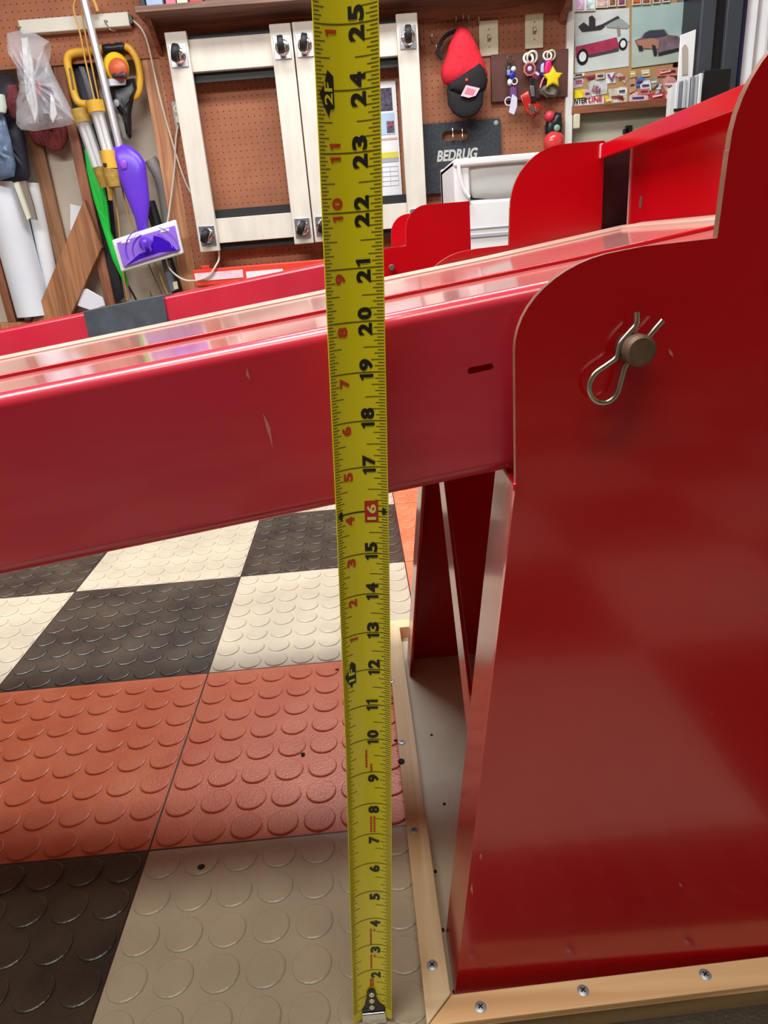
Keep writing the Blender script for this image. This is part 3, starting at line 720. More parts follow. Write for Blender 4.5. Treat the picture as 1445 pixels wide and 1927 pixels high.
plate(988, 26, 1022, 90, 's', 'almond light switch plate nearer the posters, above the key board', 'light_switch')
plate(322, 191, 349, 243, 'o', 'grey electrical outlet beside the left dolly', 'power_outlet')

# power strip, its hook, cream cord
a, b = at(33, 38, 128.4), at(245, 49, 128.4)
ps = thing('power_strip', 'long off-white power strip fixed level across the upper pegboard', 'power strip', ((a.x+b.x)/2, 129, b.z))
part('body', MB().box(a.x, b.x, 128.3, 129.7, b.z, a.z), mat('offwhite_metal', (214, 212, 196), .4), ps, .12)
part('end_cap', MB().box(b.x, b.x+.5, 128.5, 129.5, b.z+.3, a.z-.4), BLACKP, ps, .08)
for px, py in ((40, 54), (203, 43)):
    p = at(px, py, 128.3); part('wire_hook', MB().tube(spline([(p.x, 128.3, p.z+.2), (p.x-.3, 127.6, p.z+.1), (p.x+.5, 127.1, p.z-1.2), (p.x+1.2, 127.3, p.z-1.4)], 5), .09, 8), STEEL, ps)
cord = spline(wt([(250, 38, 129), (275, 72, 128.8), (300, 180, 129.2), (325, 270, 129.3), (350, 345, 129.3), (372, 380, 129.3), (400, 420, 128.6), (412, 478, 127.0), (406, 500, 125.2), (388, 522, 125.1), (352, 528, 126.2), (325, 512, 127.2), (313, 488, 127.8), (312, 440, 128.4), (318, 400, 128.8), (328, 320, 129.2), (331, 262, 129.1), (336, 233, 129.0), (338, 228, 129.2)], 129), 7)
cc = thing('extension_cord', 'cream power cord hanging from the power strip to the grey outlet', 'cord', tuple(at(350, 527, 127.6)))
part('cable', MB().tube(cord, .16, 8), CREAM, cc)
p = at(338, 227, 129.2); part('plug', MB().box(p.x-.45, p.x+.45, 128.2, 129.2, p.z-.5, p.z+.5), CREAM, cc, .15)

# ------------------------------------------------------------------ carpet sample mat with lettering
a, b = at(790, 233, 128.9), at(942, 222, 128.9); zb_ = at(870, 360, 128.9).z
mt = thing('carpet_mat', 'charcoal carpet sample with white lettering and a hand slot, hung under the red cap', 'mat', ((a.x+b.x)/2, 129, zb_))
sl = at(856, 255, 128.9)
def rrect(x0, x1, z0, z1, r, n=5):
    return arc(x1-r, z1-r, r, r, 0, 90, n)+arc(x0+r, z1-r, r, r, 90, 180, n)+arc(x0+r, z0+r, r, r, 180, 270, n)+arc(x1-r, z0+r, r, r, 270, 360, n)
mo = part('pad', MB().prism(rrect(a.x-.2, b.x, zb_, b.z, .5), 128.8, 129.3), FELT, None)
c_ = MB().prism(rrect(sl.x-2.2, sl.x+2.2, sl.z-.75, sl.z+.75, .7), 128, 130)
me = bpy.data.meshes.new('c'); me.from_pydata([v*I for v in c_.v], [], c_.f); cob = bpy.data.objects.new('c', me); C.objects.link(cob)
bo = mo.modifiers.new('b', 'BOOLEAN'); bo.object = cob; bo.solver = 'EXACT'; bpy.context.view_layer.update()
nm = bpy.data.meshes.new_from_object(mo.evaluated_get(bpy.context.evaluated_depsgraph_get())); mo.modifiers.clear(); mo.data = nm; bpy.data.objects.remove(cob)
mo.location = mo.location-mt.location; mo.parent = mt; mo.name = 'pad'
L0 = at(822, 305, 128.75); L1 = at(897, 288, 128.75); vs_, _ = text_mesh('BEDRUG', .035, .25); h_ = 1.75
part('lettering', wall_text(MB(), 'BEDRUG', L0.x, 128.76, L0.z, h_, (L1.x-L0.x+.2)/(max(v[0] for v in vs_)*h_), .035, .25), mat('pale_lettering', (196, 196, 192), .8), mt)
part('rivet', MB().ball((b.x-.8, 128.78, b.z-.7), .4, 12, 8, (1, .3, 1)), mat('rivet_grey', (150, 152, 150), .5), mt)
for px in (851, 869):
    p = at(px, 240, 128.6); solo('peg_hook', MB().tube(spline([(p.x, 129.8, p.z), (p.x, 128.5, p.z), (p.x, 128.3, p.z-1.0), (p.x, 128.35, p.z-1.9), (p.x, 129.6, p.z-2.0)], 5), .09, 8), CHROME, 'peg hook at the %s of the hand slot of the charcoal mat' % ('left' if px == 851 else 'right'), 'hook', 'peg hooks')

# ------------------------------------------------------------------ cap
cp_ = thing('baseball_cap', 'red and black baseball cap hanging on the pegboard above the charcoal mat', 'cap', tuple(at(875, 222, 127)))
part('red_crown', MB().pillow(wp([(856, 60), (863, 50), (872, 50), (881, 56), (888, 68), (900, 92), (911, 118), (918, 140), (912, 156), (880, 162), (846, 163), (834, 157), (829, 142), (831, 126), (839, 108), (845, 84)], 127.2), 127.2, 1.6, .12), REDC, cp_)
part('black_front', MB().pillow(wp([(842, 160), (872, 138), (903, 117), (912, 130), (918, 150), (915, 166), (906, 178), (880, 184), (855, 178), (842, 172)], 126.6), 126.6, 1.5, .06), BLKC, cp_)
part('brim', MB().pillow(wp([(840, 168), (870, 180), (910, 172), (908, 198), (898, 214), (884, 222), (866, 222), (852, 213), (843, 198)], 125.9), 125.9, .5, .02), BLKC, cp_)
part('patch', MB().prism(wp([(867, 180), (877, 160), (903, 166), (895, 180), (882, 184)], 124.9), 124.9, 125.1), mat('patch_pink', (226, 190, 200), .8), cp_)
part('patch_print', MB().prism(wp([(874, 176), (879, 165), (895, 169), (890, 179)], 124.86), 124.85, 124.9), mat('patch_red', (216, 120, 140), .8), cp_)
part('button', MB().ball(at(878, 151, 125.1), .28, 10, 6), mat('orange_button', (190, 80, 40), .6), cp_)
part('strap', MB().tube(spline(wt([(858, 58, 128), (840, 66, 128), (828, 82, 128), (824, 98, 128), (832, 112, 128)], 128), 5), .3, 8), BLKC, cp_)
for px, py, l in ((855, 46, 'left'), (868, 42, 'middle'), (878, 44, 'right')): hook(px, py, L=1.2, lab='%s of the three peg hooks holding the red cap' % l)

# ------------------------------------------------------------------ key board and keys
a, b = at(925, 193, 129.2), at(1069, 92, 129.2)
solo('key_board', MB().box(a.x, b.x, 129.0, 129.74, a.z, b.z), DARKW, 'dark brown plank holding the key rings, below the switch plates', 'board', bev=.05)
def ring(px, py, r, m, parent, w=.12, Y=128.2, tilt=0, name='key_ring'):
    c = at(px, py, Y); pts = [(c.x+r*math.cos(t*math.pi/10), Y+tilt*math.sin(t*math.pi/10), c.z+r*math.sin(t*math.pi/10)) for t in range(20)]
    return part(name, MB().tube(pts, w, 8, close=True), m, parent)
def keys(lab, px, py): 
    c = at(px, py, 128); return thing('key_bunch', lab, 'keys', tuple(c), 'key bunches on the dark plank')
WH = WHITEB
k1 = keys('key bunch with blue and black fobs and a white tag, left on the dark plank', 963, 215)
ring(960, 111, .5, mat('dark_brass', (120, 100, 80), .4, .8), k1)
part('fob', MB().pillow(wp([(953, 124), (960, 120), (966, 130), (966, 148), (958, 152), (951, 143)], 128), 128, .35), BLACKP, k1)
part('fob_badge', MB().pillow(wp([(953, 132), (960, 130), (961, 142), (954, 143)], 127.6), 127.6, .2), mat('lilac_badge', (140, 140, 190), .4), k1)
part('fob', MB().pillow(wp([(960, 137), (968, 134), (969, 145), (963, 150), (958, 146)], 127.4), 127.4, .25), mat('blue_fob', (20, 40, 170), .35), k1)
part('bead', MB().ball(at(966, 130, 127.4), .42, 12, 8), WH, k1)
part('bead', MB().ball(at(959, 155, 127.6), .5, 12, 8, (.8, .8, 1)), WH, k1)
ring(968, 153, .45, WH, k1, .1, 127.5)
part('strap', MB().prism(wp([(959, 162), (970, 162), (972, 190), (960, 190)], 127.9), 127.7, 127.9), mat('purple_strap', (110, 60, 130), .7), k1)
part('tag', MB().prism(wp([(964, 177), (973, 184), (973, 200), (967, 217), (957, 212), (961, 190)], 127.5), 127.3, 127.5), mat('white_tag', (205, 205, 222), .5), k1, .08)
ring(957, 191, .6, mat('white_tag', (205, 205, 222), .5), k1, .12, 127.8)
k2 = keys('key bunch with an eight-sided pink badge and a red pouch, middle of the dark plank', 1000, 225)
ring(994, 110, .75, mat('enamel_white', (228, 226, 214), .3), k2, .2, 128.1, .3); ring(1001, 108, .8, mat('enamel_white', (228, 226, 214), .3), k2, .18, 128.4, -.3)
c = at(996, 130, 127.8); part('badge', MB().prism([(c.x+1.05*math.cos(math.radians(22.5+45*q)), c.z+1.05*math.sin(math.radians(22.5+45*q))) for q in range(8)], 127.6, 127.9), mat('badge_pink', (205, 120, 120), .4), k2, .03)
part('badge_face', MB().prism([(c.x+.8*math.cos(math.radians(22.5+45*q)), c.z+.8*math.sin(math.radians(22.5+45*q))) for q in range(8)], 127.54, 127.6), mat('badge_maroon', (98, 34, 52), .4), k2)
part('badge_center', MB().ball((c.x, 127.52, c.z), .38, 12, 8, (1, .3, 1)), mat('badge_silver', (190, 190, 215), .35), k2)
part('tag', MB().prism(wp([(1006, 134), (1016, 139), (1010, 151), (1000, 147)], 127.4), 127.2, 127.4), mat('tag_maroon', (112, 36, 60), .4), k2, .05)
part('tag_label', MB().prism(wp([(1008, 134), (1015, 138), (1013, 143), (1006, 138)], 127.15), 127.1, 127.2), mat('label_pale', (214, 190, 210), .5), k2)
part('strap', MB().prism(wp([(996, 148), (1005, 147), (1008, 192), (998, 193)], 127.3), 127.0, 127.3), BLACKP, k2, .05)
part('buckle', MB().prism(wp([(997, 161), (1005, 161), (1006, 182), (999, 182)], 126.95), 126.85, 127.0), mat('silver_buckle', (140, 142, 146), .35, .7), k2, .05)
part('pouch', MB().pillow(wp([(978, 180), (992, 170), (1000, 192), (1008, 190), (1022, 203), (1014, 212), (1002, 225), (988, 208)], 127.6), 127.6, .35, .15), mat('red_vinyl', (196, 42, 36), .25, trans=.2), k2)
part('key', MB().prism(wp([(994, 196), (1003, 198), (1006, 214), (999, 216)], 126.9), 126.8, 126.95), STEEL, k2, .04)
part('key', MB().prism(wp([(1007, 200), (1014, 207), (1011, 212), (1005, 208)], 126.8), 126.7, 126.85), STEEL, k2, .04)
k3 = keys('key bunch with a yellow star, pink fob and grey pompon, right on the dark plank', 1035, 185)
ring(1030, 105, .65, mat('enamel_white', (228, 226, 214), .3), k3, .16, 128.1, .3); ring(1037, 104, .65, mat('enamel_cream', (220, 212, 185), .3), k3, .14, 128.4, -.2)
part('fob', MB().pillow(wp([(1018, 118), (1026, 114), (1026, 144), (1017, 144), (1013, 130)], 127.9), 127.9, .3), mat('navy_fob', (32, 36, 120), .4), k3)
part('fob_badge', MB().pillow(wp([(1018, 121), (1024, 118), (1023, 138), (1017, 136)], 127.6), 127.6, .15), mat('badge_silver', (190, 190, 215), .35), k3)
part('fob', MB().pillow(wp([(1027, 114), (1037, 112), (1038, 132), (1030, 142), (1023, 138)], 127.2), 127.2, .4), mat('hot_pink', (230, 20, 110), .35), k3)
part('cord', MB().tube(wt([(1026, 142), (1020, 152), (1016, 165)], 127.1), .14, 8), mat('soft_pink', (240, 130, 150), .6), k3)
c = at(1040, 146, 126.9); st = []
for q in range(10):
    rr_ = 1.75 if q % 2 == 0 else .95; st.append((c.x+rr_*math.sin(math.radians(36*q)), c.z+rr_*.95*math.cos(math.radians(36*q))))
part('star', MB().pillow(st, 126.9, .35), mat('star_yellow', (236, 206, 20), .5), k3)
part('pompon', MB().pillow(wp([(1012, 168), (1026, 160), (1044, 160), (1050, 172), (1044, 184), (1030, 183), (1016, 178)], 127.9), 127.9, .7, .3), mat('grey_fur', (112, 108, 96), .95, bump=1, bscale=200), k3)
part('key', MB().prism(wp([(1018, 170), (1022, 170), (1032, 182), (1028, 184)], 127.0), 126.9, 127.0), CHROME, k3, .03)
g = thing('hanging_flashlight', 'red and black handheld gadget with a round red foot, hung near the white strip', 'flashlight', tuple(at(1042, 280, 128.4)))
part('body', MB().pillow(wp([(1028, 226), (1040, 222), (1044, 212), (1056, 212), (1058, 240), (1054, 262), (1030, 262), (1025, 245)], 128.4), 128.4, .9), BLACKP, g)
part('knob', MB().ball(at(1034, 219, 127.8), .85, 14, 10), mat('coral_plastic', (214, 60, 80), .35), g)
part('lens', MB().ball(at(1048, 241, 127.3), .55, 12, 8, (1, .5, 1)), mat('pale_green', (130, 170, 140), .3), g)
c = at(1042, 268, 128.0); part('foot', MB().ball((c.x, c.y, c.z), 1.75, 20, 12, (1, .8, 1)), mat('coral_gloss', (214, 66, 66), .15), g)
part('cap', MB().ball(at(1041, 257, 127.6), .5, 12, 8), mat('coral_plastic', (214, 60, 80), .35), g)

# ------------------------------------------------------------------ white tote
TYY = 100.0
a = at(853, 300, TYY); b = at(990, 288, TYY); ztop = (a.z+b.z)/2; zf = at(872, 382, TYY).z
tt = thing('plastic_tote', 'large white plastic tub standing behind the red stand, under the charcoal mat', 'tub', (a.x+9, TYY+6, 0))
part('lower_body', MB().box(a.x+.3, a.x+22, TYY+.5, TYY+14, 0, zf+.3), WHITEB, tt, .5, seg=4)
part('side_wing', MB().box(a.x, a.x+2.2, TYY+.1, TYY+14, zf-.2, ztop), WHITEB, tt, .35, seg=4)
rimp = wp([(853, 300), (990, 286), (1010, 286), (1010, 300), (868, 310)], TYY)
part('rim', MB().box(a.x, a.x+22, TYY-.3, TYY+14, ztop-1.0, ztop), WHITEB, tt, .3, seg=4)
part('recessed_panel', MB().pillow(wp([(870, 304), (875, 335), (882, 358), (890, 372), (930, 376), (1005, 368), (1005, 292)], TYY+.8), TYY+.8, .5), mat('grey_white_plastic', (200, 204, 202), .45, var=.04), tt)
part('trim_bead', MB().tube(spline(wt([(862, 305), (866, 335), (873, 358), (883, 372)], TYY-.1), 5), .28, 8), WHITEB, tt)
part('seam', MB().box(a.x+.2, a.x+22, TYY+.35, TYY+.6, at(900, 431, TYY).z, at(900, 429, TYY).z).box(a.x+.2, a.x+22, TYY+.3, TYY+.6, at(900, 442, TYY).z-.3, at(900, 441, TYY).z), mat('seam_grey', (170, 176, 184), .5), tt)
part('back_panel', MB().box(a.x, a.x+22, TYY+12, TYY+14, zf-.2, ztop), WHITEB, tt)

# long red and white case on the ledge
a = at(368, 535, 126.5); b = at(700, 470, 126.5)
solo('wall_ledge', MB().box(-24, 14, 124.5, 129.7, a.z-1.2, a.z-.4), WOODX, 'narrow wooden ledge under the long red case', 'shelf', bev=.05)
lc = thing('long_case', 'long flat red case with white labels on the ledge under the left dolly', 'case', (a.x+12, 127, a.z-.4))
z1_ = at(400, 505, 126.5).z
part('body', MB().box(a.x, a.x+32, 125.6, 128.6, a.z-.4, z1_), mat('orange_red_plastic', (232, 70, 50), .35), lc, .2)
part('handle', MB().box(a.x+1.5, a.x+3.0, 126, 127.6, z1_, z1_+.6), mat('orange_red_plastic', (232, 70, 50), .35), lc, .1)
part('label_sticker', MB().box(a.x+.3, at(458, 520, 125.5).x, 125.5, 125.6, at(400, 527, 125.5).z, at(400, 512, 125.5).z), mat('label_pinkwhite', (240, 210, 220), .3, var=.2, scale=25), lc)
part('label_sticker', MB().box(at(463, 515, 125.5).x, at(533, 515, 125.5).x, 125.5, 125.6, at(480, 524, 125.5).z, at(480, 510, 125.5).z), mat('label_white', (236, 238, 246), .3), lc)

# ------------------------------------------------------------------ tools and things in the open bays on the left
# floor sponge mop
mp_ = thing('spray_mop', 'purple flat mop with silver pole and white pad, hung upside the studs', 'mop', tuple(at(280, 500, 126)))
part('pole', MB().tube([at(155, -12, 126.5), at(190, 130, 126.4), at(226, 280, 126.2)], .6, 20), mat('brushed_silver', (216, 214, 224), .3, .6), mp_)
part('neck', MB().pillow(wp([(208, 280), (228, 271), (246, 275), (262, 288), (274, 306), (279, 350), (282, 385), (276, 440), (262, 442), (254, 410), (238, 372), (220, 326)], 126), 126, 1.1), PURP, mp_)
part('button', MB().pillow(wp([(226, 302), (234, 298), (240, 306), (239, 318), (231, 320), (226, 312)], 124.9), 124.9, .3), mat('violet_button', (150, 84, 226), .35), mp_)
pad = MB().prism(wp([(211, 452), (331, 413), (346, 477), (229, 512)], 125.6), 125.2, 126.2)
part('pad', pad, mat('white_pad', (236, 240, 240), .9, bump=.8, bscale=90), mp_, .25, seg=3)
part('head', MB().prism(wp([(219, 457), (328, 424), (338, 470), (232, 503)], 124.7), 124.7, 125.3), PURPL, mp_, .12)
part('head_recess', MB().prism(wp([(238, 499), (262, 478), (285, 470), (289, 443), (305, 447), (322, 458), (333, 472), (300, 474), (262, 487)], 124.6), 124.55, 124.72), mat('deep_purple', (58, 12, 180), .25), mp_, .04)
for c0, r0 in (((287, 470), 3.2), ((287, 470), 4.3)):
    c = at(*c0, 124.5); part('rib', MB().tube([(c.x+r0*1.05*math.cos(t), 124.5, c.z+r0*.85*math.sin(t)) for t in [2.0+k*.16 for k in range(10)]], .07, 6), PURP, mp_)
    part('rib', MB().tube([(c.x+r0*1.05*math.cos(t), 124.5, c.z+r0*.85*math.sin(t)) for t in [.0+k*.13 for k in range(10)]], .07, 6), PURPL, mp_)
part('hinge', MB().ball(at(274, 458, 124.4), 1.15, 18, 12, (1, .6, .9)), PURP, mp_)
part('hinge_fork', MB().box(-.7, -.35, 0, .6, -1.1, .9).box(.35, .7, 0, .6, -1.1, .9).move(Matrix.Translation(at(274, 461, 123.6)) @ Matrix.Rotation(-.15, 4, 'Y')), PURP, mp_, .08)
for px, py in ((236, 456), (310, 435)):
    c = at(px, py, 124.6); part('badge', MB().pillow([(c.x-.8, c.z-.2), (c.x+.7, c.z-.05), (c.x+.8, c.z+.35), (c.x-.6, c.z+.25)], 124.66, .06), WHITEB, mp_)

# plastic bag
bgp = wp([(14, 62), (40, 56), (62, 60), (94, 79), (84, 92), (90, 112), (104, 145), (124, 185), (146, 231), (120, 238), (64, 247), (40, 244), (32, 236), (32, 200), (38, 165), (32, 125), (14, 94)], 126.4)
bg = thing('plastic_bag', 'clear white plastic bag hanging from the left end of the power strip', 'bag', tuple(at(80, 246, 126.4)))
part('film', MB().pillow(bgp, 126.4, 1.7, .45), PLASTICBAG, bg)
part('fold', MB().pillow(wp([(40, 72), (52, 70), (66, 140), (72, 215), (66, 232), (48, 180)], 125), 125, .5, .2), mat('thin_clear_fold', (238, 242, 248), .25, alpha=.6), bg)
part('fold', MB().pillow(wp([(95, 175), (102, 185), (108, 215), (100, 232), (94, 222)], 124.9), 124.9, .3, .1), mat('thin_clear_fold', (238, 242, 248), .25, alpha=.6), bg)
solo('small_box', MB().pillow(wp([(70, 160), (78, 155), (100, 175), (102, 190), (102, 228), (74, 230), (70, 200)], 126.4), 126.4, .9), mat('plum_dark', (62, 46, 70), .6), 'dark bundle inside the clear plastic bag', 'bundle')
solo('red_bundle', MB().pillow(wp([(64, 158), (76, 152), (84, 170), (82, 196), (68, 192)], 126.1), 126.1, .6), mat('faded_red', (176, 90, 96), .6), 'faded red bundle inside the clear plastic bag', 'bundle')
# brush behind bag
br = thing('bristle_brush', 'dusty red bristle brush hanging just below the clear plastic bag', 'brush', tuple(at(90, 285, 131)))
part('bristles', MB().pillow(wp([(48, 236), (130, 228), (128, 262), (118, 282), (100, 286), (88, 276), (72, 272), (58, 262)], 131), 131, .9, .3), mat('bristle_red', (140, 62, 66), .95, var=.6, scale=30, bump=1, bscale=150, stretch=(8, 1, 1)), br)
part('head', MB().pillow(wp([(44, 215), (135, 205), (132, 236), (50, 242)], 131), 131, .8), WOODD, br)
# black cloth + blue-grey bag at far left
solo('black_cloth_bag', MB().pillow(wp([(6, 140), (22, 146), (36, 165), (34, 210), (48, 260), (57, 330), (52, 341), (20, 345), (-30, 340), (-30, 150)], 129.2), 129.2, 1.4, .35), mat('black_nylon', (30, 32, 48), .6, var=.6, scale=20, bump=.8, bscale=40), 'black cloth bag hanging at the far left edge behind the blue-grey film', 'bag')
solo('red_rag', MB().pillow(wp([(14, 160), (34, 158), (36, 190), (28, 225), (20, 220), (12, 195)], 127.0), 127.0, .5, .2), mat('maroon_rag', (112, 50, 58), .9, var=.4, scale=30), 'maroon rag hanging beside the clear plastic bag', 'rag')
solo('grey_film_bag', MB().pillow(wp([(-30, 215), (0, 212), (10, 222), (20, 262), (30, 310), (27, 332), (0, 340), (-30, 338)], 126.3), 126.3, .9, .35), SMOKEBAG, 'blue-grey plastic film bag at the far left edge of the picture', 'bag')
solo('white_cup', MB().tube([at(-3, 178, 124.6), at(0, 200, 124.6), at(2, 212, 124.6)], [.9, 1.0, .7], 16), mat('pale_mint', (206, 222, 210), .4), 'pale mint cup cut by the left edge of the picture', 'cup')
# rolls and panels leaning in the bay
solo('white_roll', MB().tube([at(2, 345, 130.4), at(30, 460, 130.3), at(66, 594, 130.3)], 3.0, 28), mat('white_vinyl', (222, 228, 236), .5, var=.06), 'thick white roll of sheeting leaning between the left studs', 'roll')
solo('white_roll', MB().tube([at(58, 345, 132.1), at(80, 450, 132.1), at(103, 560, 132.1)], 1.3, 20), mat('white_vinyl_matte', (228, 230, 232), .6, var=.06), 'thin white roll leaning right of the thick white roll', 'roll')
solo('wood_stake', MB().prism(wp([(26, 344), (34, 342), (58, 410), (52, 414)], 127.8), 127.6, 128.2), mat('pale_stake', (222, 222, 200), .6), 'pale narrow stake in front of the thick white roll', 'stake')
solo('metal_stake', MB().prism(wp([(34, 342), (48, 340), (62, 385), (69, 414), (58, 412)], 128.2), 128.2, 128.7), mat('taupe_metal', (130, 118, 108), .5), 'taupe strip beside the pale stake at the left', 'stake')
solo('foam_board', MB().prism(wp([(133, 384), (160, 390), (160, 425), (133, 434)], 132.6), 132.4, 132.8), WHITEB, 'small white panel edge showing above the diagonal brace', 'board')
solo('white_scraper', MB().prism(wp([(146, 575), (156, 545), (164, 543), (194, 560), (199, 575), (172, 584)], 129.5), 129.2, 129.6), mat('white_scraper_plastic', (232, 232, 242), .4), 'white plastic blade in the corner below the diagonal brace', 'scraper', bev=.1)
solo('wood_plank', MB().box(at(62, 300, 133).x, at(72, 300, 133).x+1.5, 132.4, 133.4, 16, 50), wood('ochre_plank', (166, 122, 84), (128, 90, 60), 'z'), 'ochre plank upright behind the white rolls', 'plank')

# black case, green strap
bc = thing('umbrella', 'closed black and green umbrella standing along the middle stud', 'umbrella', tuple(at(235, 560, 130)))
part('black_canopy', MB().pillow(wp([(119, 125), (140, 119), (172, 117), (190, 190), (205, 300), (214, 400), (224, 500), (234, 560), (218, 572), (205, 520), (178, 400), (158, 300), (138, 210)], 131.0), 131.0, .9, .15), mat('black_canopy_cloth', (30, 31, 38), .6), bc)
part('sheen_panel', MB().pillow(wp([(148, 125), (158, 125), (182, 188), (184, 200), (170, 196)], 129.9), 129.9, .25), mat('canopy_sheen_grey', (92, 98, 112), .5), bc)  # lighter grey patch paints the sheen on the black canopy
part('green_panel', MB().pillow(wp([(159, 282), (168, 276), (180, 290), (193, 330), (204, 390), (209, 440), (225, 490), (243, 536), (237, 540), (212, 490), (193, 430), (176, 375), (163, 320)], 129.0), 129.0, .4, .06), mat('bright_green', (30, 205, 70), .4), bc)
part('tip', MB().tube([at(240, 534, 129), at(247, 562, 129)], [.25, .12], 10), CHROME, bc)
# corded tube lights
def tube_light(lab, cap0, cap1, end, r, Yt):
    t = thing('tube_work_light', lab, 'work light', tuple(at(*end, 127.5)), 'yellow capped tube lights')
    Y = Yt
    A, B, E = at(*cap0, Y), at(*cap1, Y), at(*end, Y)
    part('end_cap', MB().tube([A, A+(B-A)*.04, B], [r*1.02, r*1.12, r*1.05], 22), YELP if r < 1.3 else OLIVE, t)
    part('tube', MB().tube([B, B+(E-B)*.06, E], [r*1.0, r*.82, r*.78], 22), GLASSP, t)
    for dx in (-.34, .3): part('lamp', MB().tube([B+Vector((dx*r, 0, 0)), E+Vector((dx*r, 0, 0))], r*.27, 12), mat('lamp_white', (242, 242, 242), .3), t)
    return t, E
t1, e1 = tube_light('yellow capped tube light hanging in front, above its socket', (177, 190), (183, 212), (203, 284), 1.25, 125.7)
G2 = at(210, 318, 125.7); part('socket', MB().tube([e1, G2], [1.2, 1.3], 22), YELP, t1)
G3 = at(216, 352, 125.7); part('grip', MB().tube([G2, at(211, 330, 125.7), G3], [1.25, 1.3, 1.05], 22), OLIVE, t1)
part('strain_relief', MB().tube([at(207, 350, 125.8), at(208, 377, 125.9)], [.6, .35], 14), OLIVE, t1)
part('printed_mark', MB().box(at(193, 307, 124.4).x, at(200, 307, 124.4).x, 124.35, 124.6, at(197, 314, 124.4).z, at(197, 307, 124.4).z), BLACKP, t1)
t2, e2 = tube_light('yellow capped tube light hanging behind, left of the other', (150, 206), (158, 232), (186, 315), 1.42, 127.0)
part('socket', MB().tube([e2, at(200, 352, 127.4)], [1.05, .9], 20), OLIVE, t2)
def cordt(lab, pts, r=.14, m=None):
    return solo('yellow_cord', MB().tube(spline(wt(pts, 127.4), 6), r, 8), m or mat('cord_yellow', (206, 158, 74), .5), lab, 'cord', 'yellow cords')
cordt('yellow cord looping over the power strip beside the mop pole', [(178, 188, 127), (162, 120, 127), (150, 60, 127), (139, 20, 127.2), (141, 2, 127.4), (150, -6, 127.4)])
cordt('yellow cord running close along the mop pole', [(186, 188, 127.2), (172, 120, 127), (158, 50, 127), (154, 15, 127), (160, -4, 127)])
cordt('yellow strap end hanging from the top edge right of the mop pole', [(170, -5, 127.4), (178, 5, 127.4), (184, 22, 127.4)], .28)
cordt('yellow cord dangling from the front tube light past the mop pad', [(214, 352, 127.6), (222, 410, 127.8), (228, 470, 128.2), (233, 520, 128.4), (240, 565, 128.6)])
cordt('yellow cord hanging behind the purple mop neck', [(229, 350, 128), (240, 400, 128.2), (254, 440, 128.3), (262, 480, 128.3)])
cordt('thin dark yellow cord below the mop pad', [(288, 490, 128.4), (300, 515, 128.4), (312, 545, 128.5), (318, 556, 128.6)], .09)
# blower / sprayer with yellow bail handle
sp_ = thing('hose_reel_handle', 'yellow tubular bail handle with black grip around a black nozzle body', 'tool', tuple(at(245, 262, 128)))
ypts = spline(wt([(168, 197), (150, 194), (141, 180), (133, 145), (127, 118), (131, 104), (145, 99), (165, 97), (194, 92)], 129.0), 6)
part('bail', MB().tube(ypts, .62, 14), YELP, sp_)
part('grip', MB().tube(wt([(194, 93), (204, 92), (214, 91), (224, 90), (234, 89)], 129.0), [.62, .72, .62, .74, .62], 14), BLACKP, sp_)
part('bail', MB().tube(spline(wt([(236, 88), (246, 94), (258, 114), (263, 138), (262, 165), (256, 180), (250, 184)], 129.0), 6), .55, 14), YELP, sp_)
part('printed_mark', MB().tube(wt([(131, 128), (138, 168)], 128.4), .16, 8), mat('mark_grey', (110, 96, 60), .6), sp_)
part('nozzle_body', MB().pillow(wp([(207, 163), (222, 160), (236, 150), (254, 147), (258, 165), (250, 188), (246, 215), (248, 258), (244, 262), (239, 254), (233, 222), (218, 202), (208, 185)], 128.4), 128.4, 1.1, .1), BLACKP, sp_)
part('stamp', MB().ball(at(219, 194, 127.1), .55, 14, 8, (.9, .25, 1)), mat('grey_stamp', (140, 144, 150), .4), sp_)
part('clear_fin', MB().pillow(wp([(216, 204), (226, 210), (238, 240), (242, 268), (232, 262)], 129), 129, .4), mat('clear_fin', (190, 196, 190), .2, alpha=.7), sp_)
part('label_band', MB().prism(wp([(203, 148), (232, 145), (237, 150), (236, 160), (205, 163)], 127.0), 126.9, 127.3), mat('silver_label', (196, 200, 210), .3, .4), sp_, .1)
part('bulb_rim', MB().ball(at(219, 127, 127.6), 2.0, 22, 14, (1, .7, 1.05)), mat('bulb_yellow', (232, 196, 30), .35), sp_)
part('bulb_face', MB().ball(at(223, 130, 126.6), 1.55, 22, 14, (1, .6, 1.0)), mat('bulb_orange', (206, 92, 52), .4), sp_)
part('bulb_emblem', MB().pillow(wp([(210, 141), (216, 137), (222, 142), (230, 134), (238, 137), (238, 147), (212, 147)], 125.6), 125.6, .25), mat('dark_plum', (48, 28, 46), .4), sp_)
